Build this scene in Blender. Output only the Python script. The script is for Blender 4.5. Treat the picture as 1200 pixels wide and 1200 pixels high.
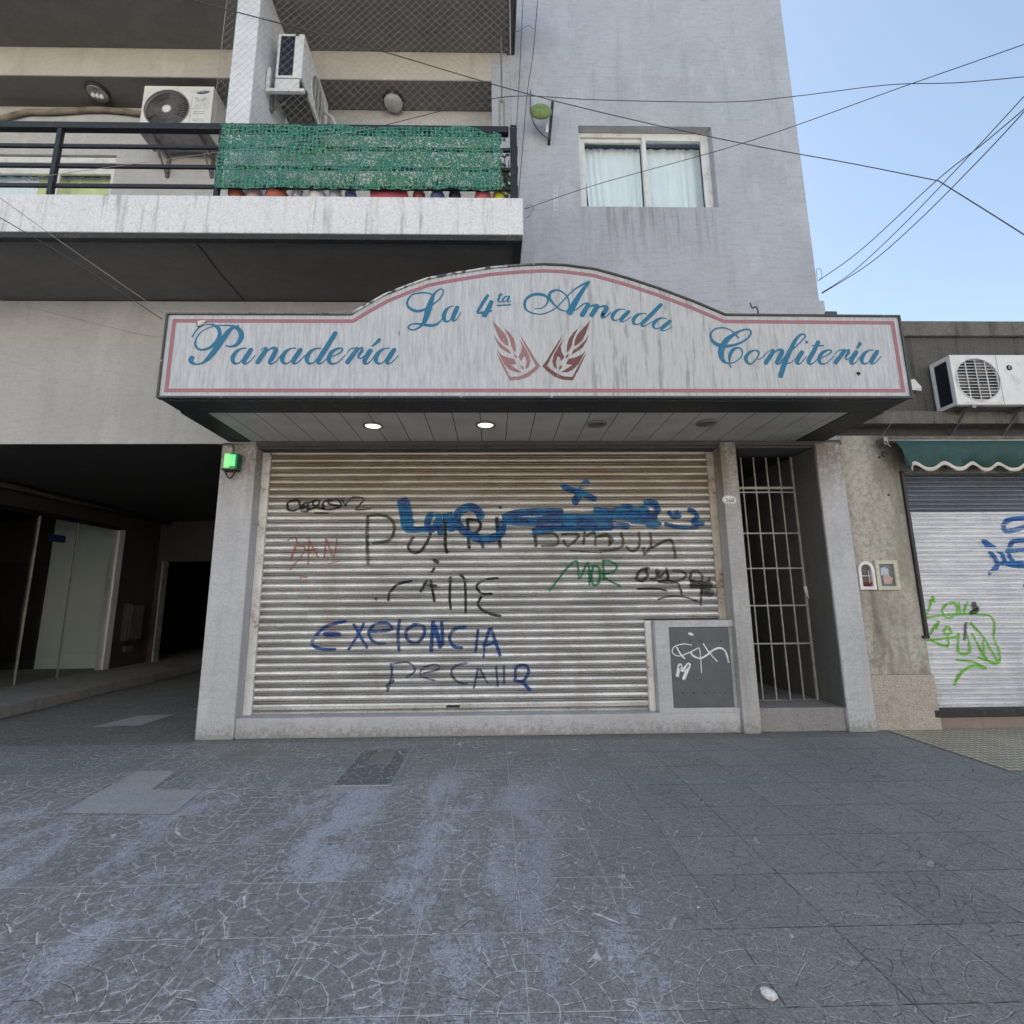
import bpy, bmesh, math, random
from math import sin, cos, pi, radians, sqrt, atan2
from mathutils import Vector, Matrix
random.seed(7)
for o in list(bpy.data.objects): bpy.data.objects.remove(o)
S = bpy.context.scene
COL = S.collection

# ------------------------------------------------------------------ camera
F_PX, PX, PY = 581.0, 589.5, 600.0
PITCH, YAW, ROLL = radians(10.03), radians(1.12), radians(-0.44)
CAM = Vector((0.0, -5.282, 1.35))
fw = Vector((sin(YAW)*cos(PITCH), cos(YAW)*cos(PITCH), sin(PITCH)))
r0 = Vector((cos(YAW), -sin(YAW), 0)); u0 = r0.cross(fw)
RT = cos(ROLL)*r0 + sin(ROLL)*u0; UP = -sin(ROLL)*r0 + cos(ROLL)*u0
cd = bpy.data.cameras.new('camera'); cam = bpy.data.objects.new('camera', cd); COL.objects.link(cam)
cam.matrix_world = Matrix(((RT.x, UP.x, -fw.x, CAM.x), (RT.y, UP.y, -fw.y, CAM.y), (RT.z, UP.z, -fw.z, CAM.z), (0, 0, 0, 1)))
cd.sensor_width = 36; cd.lens = F_PX/1200*36
cd.shift_x = (600-PX)/1200; cd.clip_end = 2000; cd.clip_start = 0.05
S.camera = cam
S.render.resolution_x = S.render.resolution_y = 1024

# ------------------------------------------------------------------ sky and sun
SUN_EL, SUN_AZ = radians(42), radians(-40)      # azimuth clockwise from +Y: behind the block, to the left
w = bpy.data.worlds.new('World'); S.world = w; w.use_nodes = True
nt = w.node_tree; nt.nodes.clear()
sky = nt.nodes.new('ShaderNodeTexSky'); sky.sky_type = 'NISHITA'; sky.sun_disc = False
sky.sun_elevation = SUN_EL; sky.sun_rotation = SUN_AZ; sky.altitude = 20
sky.air_density = 1.0; sky.dust_density = 1.8; sky.ozone_density = 1.3
hs = nt.nodes.new('ShaderNodeHueSaturation'); hs.inputs['Hue'].default_value = 0.491; hs.inputs['Saturation'].default_value = 0.84
bg = nt.nodes.new('ShaderNodeBackground'); bg.inputs['Strength'].default_value = 0.07
wo = nt.nodes.new('ShaderNodeOutputWorld')
nt.links.new(sky.outputs[0], hs.inputs['Color']); nt.links.new(hs.outputs[0], bg.inputs['Color']); nt.links.new(bg.outputs[0], wo.inputs[0])
sl = bpy.data.lights.new('sun', 'SUN'); sl.energy = 5.0; sl.angle = radians(0.5); sl.color = (1, 0.93, 0.82)
so = bpy.data.objects.new('sun', sl); COL.objects.link(so)
sd = Vector((sin(SUN_AZ)*cos(SUN_EL), cos(SUN_AZ)*cos(SUN_EL), sin(SUN_EL)))
so.rotation_euler = sd.to_track_quat('Z', 'Y').to_euler(); so.location = (-20, 20, 30)
S.view_settings.view_transform = 'Standard'; S.view_settings.look = 'None'
S.view_settings.exposure = 2.1; S.view_settings.gamma = 1
S.render.engine = 'CYCLES'

# ------------------------------------------------------------------ measuring helpers: a pixel of the survey photo on a known plane
def ray(x, y): return RT*((x-PX)/F_PX) - UP*((y-PY)/F_PX) + fw
def aY(x, y, v): d = ray(x, y); return CAM + d*((v-CAM.y)/d.y)
def aZ(x, y, v): d = ray(x, y); return CAM + d*((v-CAM.z)/d.z)
def aX(x, y, v): d = ray(x, y); return CAM + d*((v-CAM.x)/d.x)

# ------------------------------------------------------------------ object helpers
WL = {}
def wloc(o): return WL.get(o.name, Vector((0, 0, 0)))
def tag(o, label=None, cat=None, group=None, kind=None):
    if label: o['label'] = label
    if cat: o['category'] = cat
    if group: o['group'] = group
    if kind: o['kind'] = kind
    return o
def thing(name, loc, label, cat, group=None):
    o = bpy.data.objects.new(name, None); COL.objects.link(o); o.location = loc; o.empty_display_size = 0.1
    WL[o.name] = Vector(loc); return tag(o, label, cat, group)
class MB:
    def __init__(s): s.v = []; s.f = []; s.uv = None; s.sm = []
    def add(s, vs, fs, smooth=False):
        b = len(s.v); s.v += [tuple(p) for p in vs]; s.f += [tuple(i+b for i in f) for f in fs]; s.sm += [smooth]*len(fs); return s
    def box(s, x0, x1, y0, y1, z0, z1):
        if x0 > x1: x0, x1 = x1, x0
        if y0 > y1: y0, y1 = y1, y0
        if z0 > z1: z0, z1 = z1, z0
        return s.add([(x0,y0,z0),(x1,y0,z0),(x1,y1,z0),(x0,y1,z0),(x0,y0,z1),(x1,y0,z1),(x1,y1,z1),(x0,y1,z1)],
              [(0,3,2,1),(4,5,6,7),(0,1,5,4),(1,2,6,5),(2,3,7,6),(3,0,4,7)])
    def prism(s, poly, y0, y1):            # poly of (x,z), extruded along y
        n = len(poly)
        vs = [(p[0], y0, p[1]) for p in poly]+[(p[0], y1, p[1]) for p in poly]
        a = sum(poly[i][0]*poly[(i+1) % n][1]-poly[(i+1) % n][0]*poly[i][1] for i in range(n))
        fr = tuple(range(n)); bk = tuple(range(2*n-1, n-1, -1))
        sd_ = [(i, i+n, (i+1) % n+n, (i+1) % n) for i in range(n)]
        if a < 0: fr = fr[::-1]; bk = bk[::-1]; sd_ = [f[::-1] for f in sd_]
        return s.add(vs, [fr, bk]+sd_)
    def prismz(s, poly, z0, z1):
        n = len(poly)
        vs = [(p[0], p[1], z0) for p in poly]+[(p[0], p[1], z1) for p in poly]
        a = sum(poly[i][0]*poly[(i+1) % n][1]-poly[(i+1) % n][0]*poly[i][1] for i in range(n))
        bt = tuple(range(n))[::-1]; tp = tuple(range(n, 2*n)); sd_ = [(i, (i+1) % n, (i+1) % n+n, i+n) for i in range(n)]
        if a < 0: bt = bt[::-1]; tp = tp[::-1]; sd_ = [f[::-1] for f in sd_]
        return s.add(vs, [bt, tp]+sd_)
    def tube(s, pts, r, n=6, cap=True):
        pts = [Vector(p) for p in pts]; rr = r if isinstance(r, (list, tuple)) else [r]*len(pts)
        vs = []; fs = []; up = None
        for i, p in enumerate(pts):
            t = (pts[min(i+1, len(pts)-1)]-pts[max(i-1, 0)])
            t = t.normalized() if t.length > 1e-9 else Vector((0, 0, 1))
            if up is None: up = t.orthogonal().normalized()
            up = (up-t*up.dot(t)); up = up.normalized() if up.length > 1e-6 else t.orthogonal().normalized()
            sd_ = t.cross(up)
            for k in range(n): a = 2*pi*k/n; vs.append(p+(up*cos(a)+sd_*sin(a))*rr[i])
        for i in range(len(pts)-1):
            for k in range(n): k2 = (k+1) % n; fs.append((i*n+k, i*n+k2, (i+1)*n+k2, (i+1)*n+k))
        if cap: fs.append(tuple(range(n))[::-1]); fs.append(tuple(range((len(pts)-1)*n, len(pts)*n)))
        return s.add(vs, fs, n > 4)
    def lathe(s, c, prof, n=24, axis='z'):   # prof (r, h)
        c = Vector(c); vs = []; fs = []
        for r, h in prof:
            for k in range(n):
                a = 2*pi*k/n; p = Vector((r*cos(a), r*sin(a), h))
                if axis == 'y': p = Vector((p.x, -p.z, p.y))     # height points towards -Y
                if axis == 'x': p = Vector((p.z, p.x, p.y))
                vs.append(c+p)
        for i in range(len(prof)-1):
            for k in range(n): k2 = (k+1) % n; fs.append((i*n+k, i*n+k2, (i+1)*n+k2, (i+1)*n+k))
        fs.append(tuple(range(n))[::-1]); fs.append(tuple(range((len(prof)-1)*n, len(prof)*n)))
        return s.add(vs, fs, True)
    def bar(s, a, b, w, d=None):             # square bar between two points
        a = Vector(a); b = Vector(b); d = d or w; t = (b-a).normalized()
        sx = t.cross(Vector((0, 1, 0))) if abs(t.y) < .9 else Vector((1, 0, 0)); sx.normalize(); sy = t.cross(sx).normalized()
        q = [sx*(-w/2)+sy*(-d/2), sx*(w/2)+sy*(-d/2), sx*(w/2)+sy*(d/2), sx*(-w/2)+sy*(d/2)]
        return s.add([a+v for v in q]+[b+v for v in q], [(0,3,2,1),(4,5,6,7),(0,1,5,4),(1,2,6,5),(2,3,7,6),(3,0,4,7)])
    def build(s, name, mat, parent=None, label=None, bevel=0, cat=None, group=None, kind=None, origin=None):
        L = wloc(parent) if parent else (Vector(origin) if origin else Vector((0, 0, 0)))
        if parent and origin: L = Vector(origin)
        me = bpy.data.meshes.new(name); me.from_pydata([(v[0]-L.x, v[1]-L.y, v[2]-L.z) for v in s.v], [], s.f)
        me.polygons.foreach_set('use_smooth', s.sm)
        if s.uv:
            ul = me.uv_layers.new(name='UVMap')
            for lp in me.loops: ul.data[lp.index].uv = s.uv[lp.vertex_index]
        me.materials.append(mat); me.update()
        bm = bmesh.new(); bm.from_mesh(me); bmesh.ops.recalc_face_normals(bm, faces=bm.faces) if not s.uv else None; bm.to_mesh(me); bm.free()
        o = bpy.data.objects.new(name, me); COL.objects.link(o)
        if parent: o.parent = parent; o.location = L-wloc(parent)
        else: o.location = L
        WL[o.name] = L
        if bevel:
            m = o.modifiers.new('bevel', 'BEVEL'); m.width = bevel; m.segments = 2; m.limit_method = 'ANGLE'; m.angle_limit = radians(50)
        return tag(o, label, cat, group, kind)
def text(name, body, loc, size, mat, parent=None, rot=(pi/2, 0, 0), ext=0.0008, label=None, sx=1):
    c = bpy.data.curves.new(name, 'FONT'); c.body = body; c.size = size; c.align_x = 'CENTER'; c.align_y = 'CENTER'; c.extrude = ext; c.resolution_u = 4
    o = bpy.data.objects.new(name, c); me = bpy.data.meshes.new_from_object(o); bpy.data.objects.remove(o)
    me.materials.clear(); me.materials.append(mat)
    o = bpy.data.objects.new(name, me); COL.objects.link(o); o.rotation_euler = rot; o.scale = (sx, 1, 1)
    L = wloc(parent) if parent else Vector((0, 0, 0)); o.parent = parent; o.location = Vector(loc)-L
    return tag(o, label)

# ------------------------------------------------------------------ node helpers
class NB:
    def __init__(s, name):
        s.m = bpy.data.materials.new(name); s.m.use_nodes = True; s.t = s.m.node_tree; s.t.nodes.clear()
        s.out = s.t.nodes.new('ShaderNodeOutputMaterial'); s.p = s.t.nodes.new('ShaderNodeBsdfPrincipled')
        s.t.links.new(s.p.outputs[0], s.out.inputs[0]); s.tc = None
    def n(s, t): return s.t.nodes.new('ShaderNode'+t)
    def put(s, inp, v):
        if isinstance(v, bpy.types.NodeSocket): s.t.links.new(v, inp)
        elif isinstance(v, (tuple, list)): inp.default_value = tuple(v)+((1,) if len(v) == 3 and len(inp.default_value) == 4 else ())
        else: inp.default_value = v
    def co(s):
        if not s.tc: s.tc = s.n('TexCoord')
        return s.tc.outputs['Object']
    def mp(s, sc=(1, 1, 1), loc=(0, 0, 0)):
        m = s.n('Mapping'); s.put(m.inputs['Vector'], s.co()); s.put(m.inputs['Scale'], sc); s.put(m.inputs['Location'], loc); return m.outputs[0]
    def m_(s, op, a, b=0.0, c=None, clamp=False):
        m = s.n('Math'); m.operation = op; m.use_clamp = clamp; s.put(m.inputs[0], a); s.put(m.inputs[1], b)
        if c is not None: s.put(m.inputs[2], c)
        return m.outputs[0]
    def noise(s, scale, detail=4, rough=.55, sc=(1, 1, 1), loc=(0, 0, 0), dist=0):
        m = s.n('TexNoise'); s.put(m.inputs['Vector'], s.mp(sc, loc)); s.put(m.inputs['Scale'], scale); s.put(m.inputs['Detail'], detail); s.put(m.inputs['Roughness'], rough); s.put(m.inputs['Distortion'], dist)
        return m.outputs['Fac']
    def ramp(s, f, a, b, lo=0.0, hi=1.0):       # smooth map a..b -> lo..hi
        m = s.n('MapRange'); m.interpolation_type = 'SMOOTHSTEP'; s.put(m.inputs[0], f)
        for i, v in enumerate((a, b, lo, hi)): m.inputs[i+1].default_value = v
        return m.outputs[0]
    def mix(s, f, a, b, mode='MIX'):
        m = s.n('Mix'); m.data_type = 'RGBA'; m.blend_type = mode; s.put(m.inputs[0], f); s.put(m.inputs[6], a); s.put(m.inputs[7], b); return m.outputs[2]
    def bump(s, h, strength=.3, dist=.01, prev=None):
        b = s.n('Bump'); s.put(b.inputs['Strength'], strength); s.put(b.inputs['Distance'], dist); s.put(b.inputs['Height'], h)
        if prev is not None: s.put(b.inputs['Normal'], prev)
        return b.outputs[0]
    def fin(s, col, rough=.8, metal=0, normal=None, spec=None):
        s.put(s.p.inputs['Base Color'], col); s.put(s.p.inputs['Roughness'], rough); s.put(s.p.inputs['Metallic'], metal)
        if normal is not None: s.put(s.p.inputs['Normal'], normal)
        if spec is not None: s.put(s.p.inputs['Specular IOR Level'], spec)
        return s.m
def g(v, *k): return tuple(v*x for x in (k or (1, 1, 1)))
def stucco(name, c, dirt=(.18, .16, .13), dirt_amt=.35, streak=.3, grain=110, bump=.5, rough=.9, spots=.25, top=None, base=False, trowel=.35, sill=False):
    b = NB(name); c = tuple(x*1.05 for x in c)
    n1 = b.noise(1.1, 6, .6); n2 = b.noise(grain, 3, .6); n3 = b.noise(7, 5, .65, (1, 1, .10), (3, 1, 2)); n4 = b.noise(28, 3, .7, loc=(5, 5, 5))
    n5 = b.noise(26, 4, .75, loc=(1, 8, 3)); n6 = b.noise(11, 5, .7, (.5, 1, 2.4), (8, 2, 4)); n7 = b.noise(2.6, 4, .6, (1, 1, .5), (9, 9, 1))
    col = b.mix(b.ramp(n1, .3, .75), c, tuple(x*.84 for x in c))
    col = b.mix(b.ramp(n2, .38, .62, 0, .5), col, tuple(x*.58 for x in c)); col = b.mix(b.ramp(n5, .38, .68, 0, .45), col, tuple(x*.70 for x in c))
    col = b.mix(b.ramp(n6, .47, .66, 0, trowel), col, tuple(x*.62 for x in c)); col = b.mix(b.ramp(n7, .55, .62, 0, .16), col, tuple(min(1, x*1.2) for x in c))
    col = b.mix(b.m_('MULTIPLY', b.ramp(n3, .5, .72), streak), col, dirt)
    col = b.mix(b.m_('MULTIPLY', b.m_('MULTIPLY', b.ramp(n1, .52, .8), b.ramp(n4, .4, .65)), dirt_amt), col, dirt)
    col = b.mix(b.ramp(n4, .64, .74, 0, spots), col, tuple(x*.42 for x in c))
    if sill:     # washed-down dirt under the window and faint pour joints
        sq = b.n('SeparateXYZ'); b.put(sq.inputs[0], b.co()); dn = b.noise(15, 4, .7, (1, 1, .06), (2, 2, 2)); X_, Z_ = sq.outputs[0], sq.outputs[2]
        mk = b.m_('MULTIPLY', b.m_('MULTIPLY', b.ramp(X_, .95, 1.2), b.ramp(X_, 3.0, 2.6)), b.m_('MULTIPLY', b.ramp(Z_, 5.1, 6.0), b.ramp(Z_, 6.07, 6.05)))
        col = b.mix(b.m_('MULTIPLY', mk, b.ramp(dn, .45, .62, .05, .6)), col, (.24, .235, .23))
        jn = b.ramp(b.m_('ABSOLUTE', b.m_('SUBTRACT', b.m_('FRACT', b.m_('DIVIDE', b.m_('ADD', Z_, b.m_('MULTIPLY', n1, .03)), 1.45)), .5)), .004, .001); col = b.mix(b.m_('MULTIPLY', jn, b.ramp(n5, .4, .6, .1, .5)), col, tuple(x*.5 for x in c))
    if top or base:
        sx = b.n('SeparateXYZ'); b.put(sx.inputs[0], b.co()); Z = sx.outputs[2]
        if top: col = b.mix(b.m_('MULTIPLY', b.ramp(Z, top[0], top[1]), b.ramp(b.m_('ADD', b.m_('MULTIPLY', n3, .5), b.m_('MULTIPLY', n5, .5)), .38, .56, .1, .85)), col, (.20, .15, .10))
        if base: col = b.mix(b.m_('MULTIPLY', b.ramp(b.m_('ADD', Z, b.m_('MULTIPLY', b.m_('SUBTRACT', n5, .5), .5)), .16, -.02), .6), col, (.17, .155, .135))
    nm = b.bump(n2, bump*1.3, .01)
    nm = b.bump(n4, bump*.5, .01, nm); nm = b.bump(n6, bump*.35, .01, nm)
    return b.fin(col, rough, 0, nm, .25)
def paint(name, c, rough=.5, metal=0, var=.15, dirt=(.12, .1, .08), damt=.25, scale=7, bump=.08, spec=.4):
    b = NB(name); n1 = b.noise(scale, 5, .6); n2 = b.noise(scale*9, 3, .6, loc=(2, 7, 1))
    col = b.mix(b.ramp(n1, .3, .7), c, tuple(x*(1-var) for x in c))
    col = b.mix(b.m_('MULTIPLY', b.m_('MULTIPLY', b.ramp(n1, .5, .75), b.ramp(n2, .4, .62)), damt*2, clamp=True), col, dirt)
    return b.fin(col, b.ramp(n2, .2, .8, rough*.8, min(1, rough*1.2)), metal, b.bump(n2, bump, .004), spec)
def emit(name, c, s, base=(.8, .8, .8)):
    b = NB(name); b.put(b.p.inputs['Emission Color'], c); b.p.inputs['Emission Strength'].default_value = s; return b.fin(base, .3)
def glass(name, tint=(.9, .95, .95), rough=.01, refl=1.0, base=.04):
    b = NB(name); b.t.nodes.remove(b.p)
    tr = b.n('BsdfTransparent'); tr.inputs[0].default_value = tint+(1,); gl = b.n('BsdfGlossy'); gl.inputs['Roughness'].default_value = rough
    ge = b.n('NewGeometry'); dt = b.n('VectorMath'); dt.operation = 'DOT_PRODUCT'; b.put(dt.inputs[0], ge.outputs['Normal']); b.put(dt.inputs[1], ge.outputs['Incoming']); mx = b.n('MixShader')
    sch = b.m_('POWER', b.m_('SUBTRACT', 1, b.m_('ABSOLUTE', dt.outputs['Value'])), 5)
    f = b.m_('MULTIPLY_ADD', sch, refl, base, True); b.put(mx.inputs[0], f)
    b.t.links.new(tr.outputs[0], mx.inputs[1]); b.t.links.new(gl.outputs[0], mx.inputs[2]); b.t.links.new(mx.outputs[0], b.out.inputs[0]); return b.m

M = {}
M['lilac'] = stucco('lilac_stucco', (.53, .545, .585), streak=.35, dirt_amt=.5, dirt=(.30, .29, .29), spots=.5, trowel=.5, sill=True)
M['pier'] = stucco('grey_granular_stucco', (.56, .57, .60), dirt=(.25, .23, .2), streak=.25, dirt_amt=.35, grain=75, spots=.5, top=(2.2, 3.05), base=True)
M['postm'] = stucco('worn_post_stucco', (.47, .47, .475), dirt=(.18, .16, .14), streak=.35, dirt_amt=.5, grain=80, spots=.6, top=(1.9, 3.0), base=True)
M['front'] = stucco('cream_grey_stucco', (.52, .515, .515), dirt=(.28, .25, .2), streak=.25, dirt_amt=.3, grain=90)
M['cream'] = stucco('cream_stucco', (.62, .58, .51), dirt=(.3, .25, .18), streak=.25, dirt_amt=.3)
M['creamw'] = stucco('balcony_wall', (.60, .585, .56), dirt=(.3, .26, .2), streak=.15, dirt_amt=.2)
def fasc():
    b = NB('white_fascia'); n = b.noise(55, 4, .65); st = b.noise(16, 4, .7, (1, 1, .07)); st2 = b.noise(3, 4, .6, (1, 1, .3)); sp = b.noise(30, 4, .75, loc=(3, 3, 3))
    col = b.mix(b.ramp(n, .35, .65, 0, .45), (.82, .82, .84), (.52, .52, .54)); col = b.mix(b.m_('MULTIPLY', b.ramp(st, .5, .68), b.ramp(st2, .35, .65, .15, .75)), col, (.30, .29, .27)); col = b.mix(b.ramp(sp, .58, .7, 0, .6), col, (.33, .33, .33))
    return b.fin(col, .85, 0, b.bump(n, .9, .01), .2)
M['fascia'] = fasc()
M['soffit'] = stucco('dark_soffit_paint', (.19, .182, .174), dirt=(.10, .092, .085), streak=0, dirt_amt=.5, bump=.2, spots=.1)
M['blacktrim'] = paint('black_trim', (.03, .03, .032), .6, 0, .3, (.2, .18, .15), .25)
M['column'] = stucco('white_column', (.80, .81, .83), dirt=(.4, .4, .4), streak=.2, dirt_amt=.2, bump=.3)
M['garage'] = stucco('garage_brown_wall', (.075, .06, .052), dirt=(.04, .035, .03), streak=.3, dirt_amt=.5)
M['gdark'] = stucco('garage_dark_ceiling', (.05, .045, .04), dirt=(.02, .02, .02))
M['reveal'] = stucco('dark_grey_reveal', (.13, .128, .126), dirt=(.05, .048, .045), streak=.4, dirt_amt=.5, bump=.3, spots=.4)
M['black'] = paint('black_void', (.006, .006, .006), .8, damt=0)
M['concrete'] = stucco('stained_concrete', (.145, .136, .126), dirt=(.04, .045, .04), streak=.9, dirt_amt=1, grain=45, bump=1.5, spots=.9)
M['ledge'] = stucco('ledge_concrete', (.21, .195, .17), dirt=(.055, .062, .055), streak=.9, dirt_amt=1, grain=45, bump=1.5, spots=.9)
def tanwall():
    b = NB('weathered_render'); n1 = b.noise(2.2, 6, .68, (1, 1, .45)); n2 = b.noise(70, 4, .7); n3 = b.noise(5, 6, .7, (1, 1, .16), (3, 1, 2)); n4 = b.noise(18, 5, .75, loc=(5, 5, 5)); n5 = b.noise(3.4, 4, .6, loc=(0, 3, 9))
    col = b.mix(b.ramp(n1, .38, .62), (.34, .32, .265), (.53, .51, .45)); col = b.mix(b.ramp(n4, .42, .64, 0, .6), col, (.25, .235, .20)); col = b.mix(b.ramp(n2, .45, .65, 0, .45), col, (.22, .205, .175))
    col = b.mix(b.ramp(n3, .50, .66, 0, .6), col, (.17, .155, .13)); col = b.mix(b.ramp(n5, .60, .66, 0, .35), col, (.13, .12, .105))
    sx = b.n('SeparateXYZ'); b.put(sx.inputs[0], b.co()); dz = b.m_('MULTIPLY', b.ramp(sx.outputs[2], 2.45, 2.95), b.ramp(sx.outputs[0], -3.9, -3.45)); col = b.mix(b.m_('MULTIPLY', dz, b.m_('MULTIPLY_ADD', n4, .8, .3)), col, (.09, .08, .07))
    return b.fin(col, .9, 0, b.bump(n2, .5, .008, b.bump(n4, .6, .012)), .2)
M['tan'] = tanwall()
M['step'] = stucco('step_concrete', (.33, .325, .315), dirt=(.11, .10, .09), streak=.5, dirt_amt=1, spots=.8, grain=50, bump=1)
M['brownbase'] = stucco('brown_base', (.31, .26, .23), dirt=(.13, .11, .1), streak=.2, dirt_amt=.6)
M['alu'] = paint('white_aluminium', (.74, .73, .70), .4, 0, .1, (.35, .3, .24), .35)
M['guide'] = paint('worn_guide_paint', (.50, .45, .38), .6, 0, .3, (.2, .1, .05), .8, 5)
M['guidew'] = paint('white_guide_paint', (.78, .77, .75), .55, 0, .15, (.25, .14, .08), .5, 5)
M['rail'] = paint('black_rail_paint', (.022, .022, .025), .45, 0, .3, (.1, .08, .06), .3)
M['acw'] = paint('aged_white_casing', (.76, .75, .70), .5, 0, .06, (.3, .27, .2), .3)
M['acw2'] = paint('grey_white_casing', (.74, .74, .73), .5, 0, .06, (.3, .28, .24), .3)
M['dark'] = paint('dark_metal', (.04, .04, .042), .5, .3, .3)
M['coil'] = paint('coil_fins', (.03, .035, .05), .45, .5, .4, scale=40)
M['grille'] = paint('grey_grille', (.28, .265, .24), .55, 0, .15)
M['blade'] = paint('fan_blade', (.09, .08, .075), .5)
M['steel'] = paint('galvanised', (.30, .30, .30), .45, .7, .3, (.2, .1, .05), .5)
M['gate'] = paint('grey_green_gate', (.36, .365, .33), .5, .1, .2, (.15, .08, .04), .5, 12)
M['cable'] = paint('cable_black', (.075, .075, .085), .6)
M['cablew'] = paint('cable_grey', (.35, .34, .33), .6)
M['pipe'] = paint('pipe_wrap', (.30, .26, .20), .7, 0, .4, (.1, .08, .06), .6, 6)
M['curtain'] = paint('curtain_cloth', (.86, .92, .93), .9, 0, .04, damt=0, bump=0)
M['curtainy'] = paint('yellow_curtain', (.72, .74, .32), .9, 0, .15, damt=0, bump=0)
M['room'] = paint('room_dark', (.06, .06, .065), .9)
M['glass'] = glass('window_glass', (.97, .985, .985), .01, 1.0, .04)
M['gglass'] = glass('shopfront_glass', (.97, .985, .975), .02, 1.0, .10)
M['gdoor'] = paint('slate_door_paint', (.11, .12, .138), .5, 0, .2, (.2, .19, .18), .15)
M['blue'] = paint('blue_lettering', (.02, .175, .31), .6, 0, .25, (.22, .36, .44), .35, 12)
M['pink'] = paint('pink_stripe', (.38, .165, .20), .6, 0, .2, (.5, .35, .36), .3, 10)
M['maroon'] = paint('maroon_emblem', (.17, .07, .065), .6, 0, .2, (.45, .32, .32), .4, 12)
M['rose'] = paint('faded_rose_emblem', (.33, .17, .18), .6, 0, .2, (.6, .5, .5), .5, 12)
M['whitep'] = paint('white_paint', (.78, .78, .78), .5, damt=.1)
M['stone'] = stucco('pale_stone', (.85, .85, .86), dirt=(.3, .3, .3), bump=.8)
M['green'] = paint('awning_green', (.03, .085, .08), .75, 0, .25, (.05, .12, .11), .3, 5)
M['awhite'] = paint('awning_white', (.66, .62, .56), .8, 0, .1)
M['dish'] = paint('olive_dish', (.20, .30, .11), .6, 0, .2, (.1, .14, .06), .5, 20)
M['lens'] = paint('milky_glass', (.42, .43, .40), .25, 0, .1, spec=.6)
M['lensd'] = paint('dead_lamp', (.16, .15, .13), .35, .3, .3)
M['chrome'] = paint('lamp_ring', (.35, .34, .31), .35, .7, .2)
M['lit'] = emit('lit_halogen', (1, .92, .60), .55)
M['glow'] = emit('green_led', (.05, 1, .25), .2, (.1, .6, .2))
M['glowl'] = emit('pale_green_led', (.25, 1, .25), .11, (.3, .7, .3))
M['greenp'] = paint('dark_green_case', (.02, .2, .1), .4)

# soffit boards
def boards():
    b = NB('pvc_boards'); sx = b.n('SeparateXYZ'); b.put(sx.inputs[0], b.co())
    f = b.m_('FRACT', b.m_('DIVIDE', sx.outputs[0], .262)); d = b.m_('ABSOLUTE', b.m_('SUBTRACT', f, .5))
    ln = b.ramp(d, .476, .492); n = b.noise(3, 4)
    col = b.mix(b.ramp(n, .3, .75), (.58, .56, .51), (.46, .44, .40)); col = b.mix(ln, col, (.06, .06, .055))
    return b.fin(col, .45, 0, b.bump(b.m_('SUBTRACT', 1, ln), .6, .006))
M['boards'] = boards()
# sign face: aged acrylic with vertical wash marks
def signface():
    b = NB('sign_face'); sx = b.n('SeparateXYZ'); b.put(sx.inputs[0], b.co()); X = sx.outputs[0]
    st = b.noise(17, 5, .7, (1, 1, .11), dist=.3); st2 = b.noise(42, 4, .75, (1, 1, .10), (4, 0, 0)); fine = b.noise(90, 3, .7, (1, 1, .5)); big = b.noise(1.4, 3, .5, (1, 1, .35))
    col = b.mix(b.ramp(st2, .35, .7), (.56, .58, .605), (.39, .405, .43))
    col = b.mix(b.ramp(fine, .45, .75, 0, .45), col, (.40, .42, .44))
    reg = b.m_('MULTIPLY', b.ramp(X, -.5, .5), b.ramp(X, 2.9, 1.6))
    col = b.mix(b.m_('MULTIPLY', reg, .5), col, (.49, .50, .49))
    col = b.mix(b.m_('MULTIPLY', b.m_('MULTIPLY', b.ramp(st, .51, .64), b.m_('MULTIPLY_ADD', reg, .7, .12)), b.ramp(big, .28, .5)), col, (.29, .285, .28))
    col = b.mix(b.m_('MULTIPLY', b.ramp(st2, .64, .8), b.m_('MULTIPLY_ADD', reg, .5, .1)), col, (.2, .18, .17))
    return b.fin(col, .55, 0, b.bump(fine, .05, .002), .3)
M['sign'] = signface()
def streakmetal(name, c, c2, rust, metal, rough, pitch, rust_top=None, z0=0, var=.35, hinge=0):
    b = NB(name); sx = b.n('SeparateXYZ'); b.put(sx.inputs[0], b.co()); Z = sx.outputs[2]
    row = b.n('TexWhiteNoise'); row.noise_dimensions = '1D'; b.put(row.inputs['W'], b.m_('FLOOR', b.m_('DIVIDE', Z, pitch)))
    n = b.noise(2.2, 5, .6, (1, 1, 3)); sp = b.noise(60, 4, .7, (.35, 1, 1)); v = b.noise(4, 4, .6, (1, 1, .15), (7, 0, 0))
    t = b.m_('ADD', b.m_('MULTIPLY', row.outputs[0], var), b.m_('MULTIPLY', b.ramp(n, .3, .7), 1-var))
    col = b.mix(t, c, c2)
    col = b.mix(b.m_('MULTIPLY', b.ramp(sp, .5, .72), .45), col, tuple(x*.45 for x in c2))
    rm = b.m_('MULTIPLY', b.ramp(v, .48, .75), .35)
    if rust_top: rm = b.m_('MAXIMUM', rm, b.m_('MULTIPLY', b.ramp(Z, rust_top[0], rust_top[1]), b.m_('MULTIPLY_ADD', n, .7, .45)))
    col = b.mix(rm, col, rust)
    if hinge:      # darker brown strip over the knuckle and grooves between two slats
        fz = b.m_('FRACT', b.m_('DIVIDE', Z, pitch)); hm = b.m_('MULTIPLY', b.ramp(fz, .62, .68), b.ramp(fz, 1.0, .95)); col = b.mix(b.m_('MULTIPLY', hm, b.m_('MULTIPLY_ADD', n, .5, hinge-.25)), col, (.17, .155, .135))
    return b.fin(col, b.ramp(sp, .3, .8, rough*.7, rough*1.3), metal, b.bump(sp, .15, .003))
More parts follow.
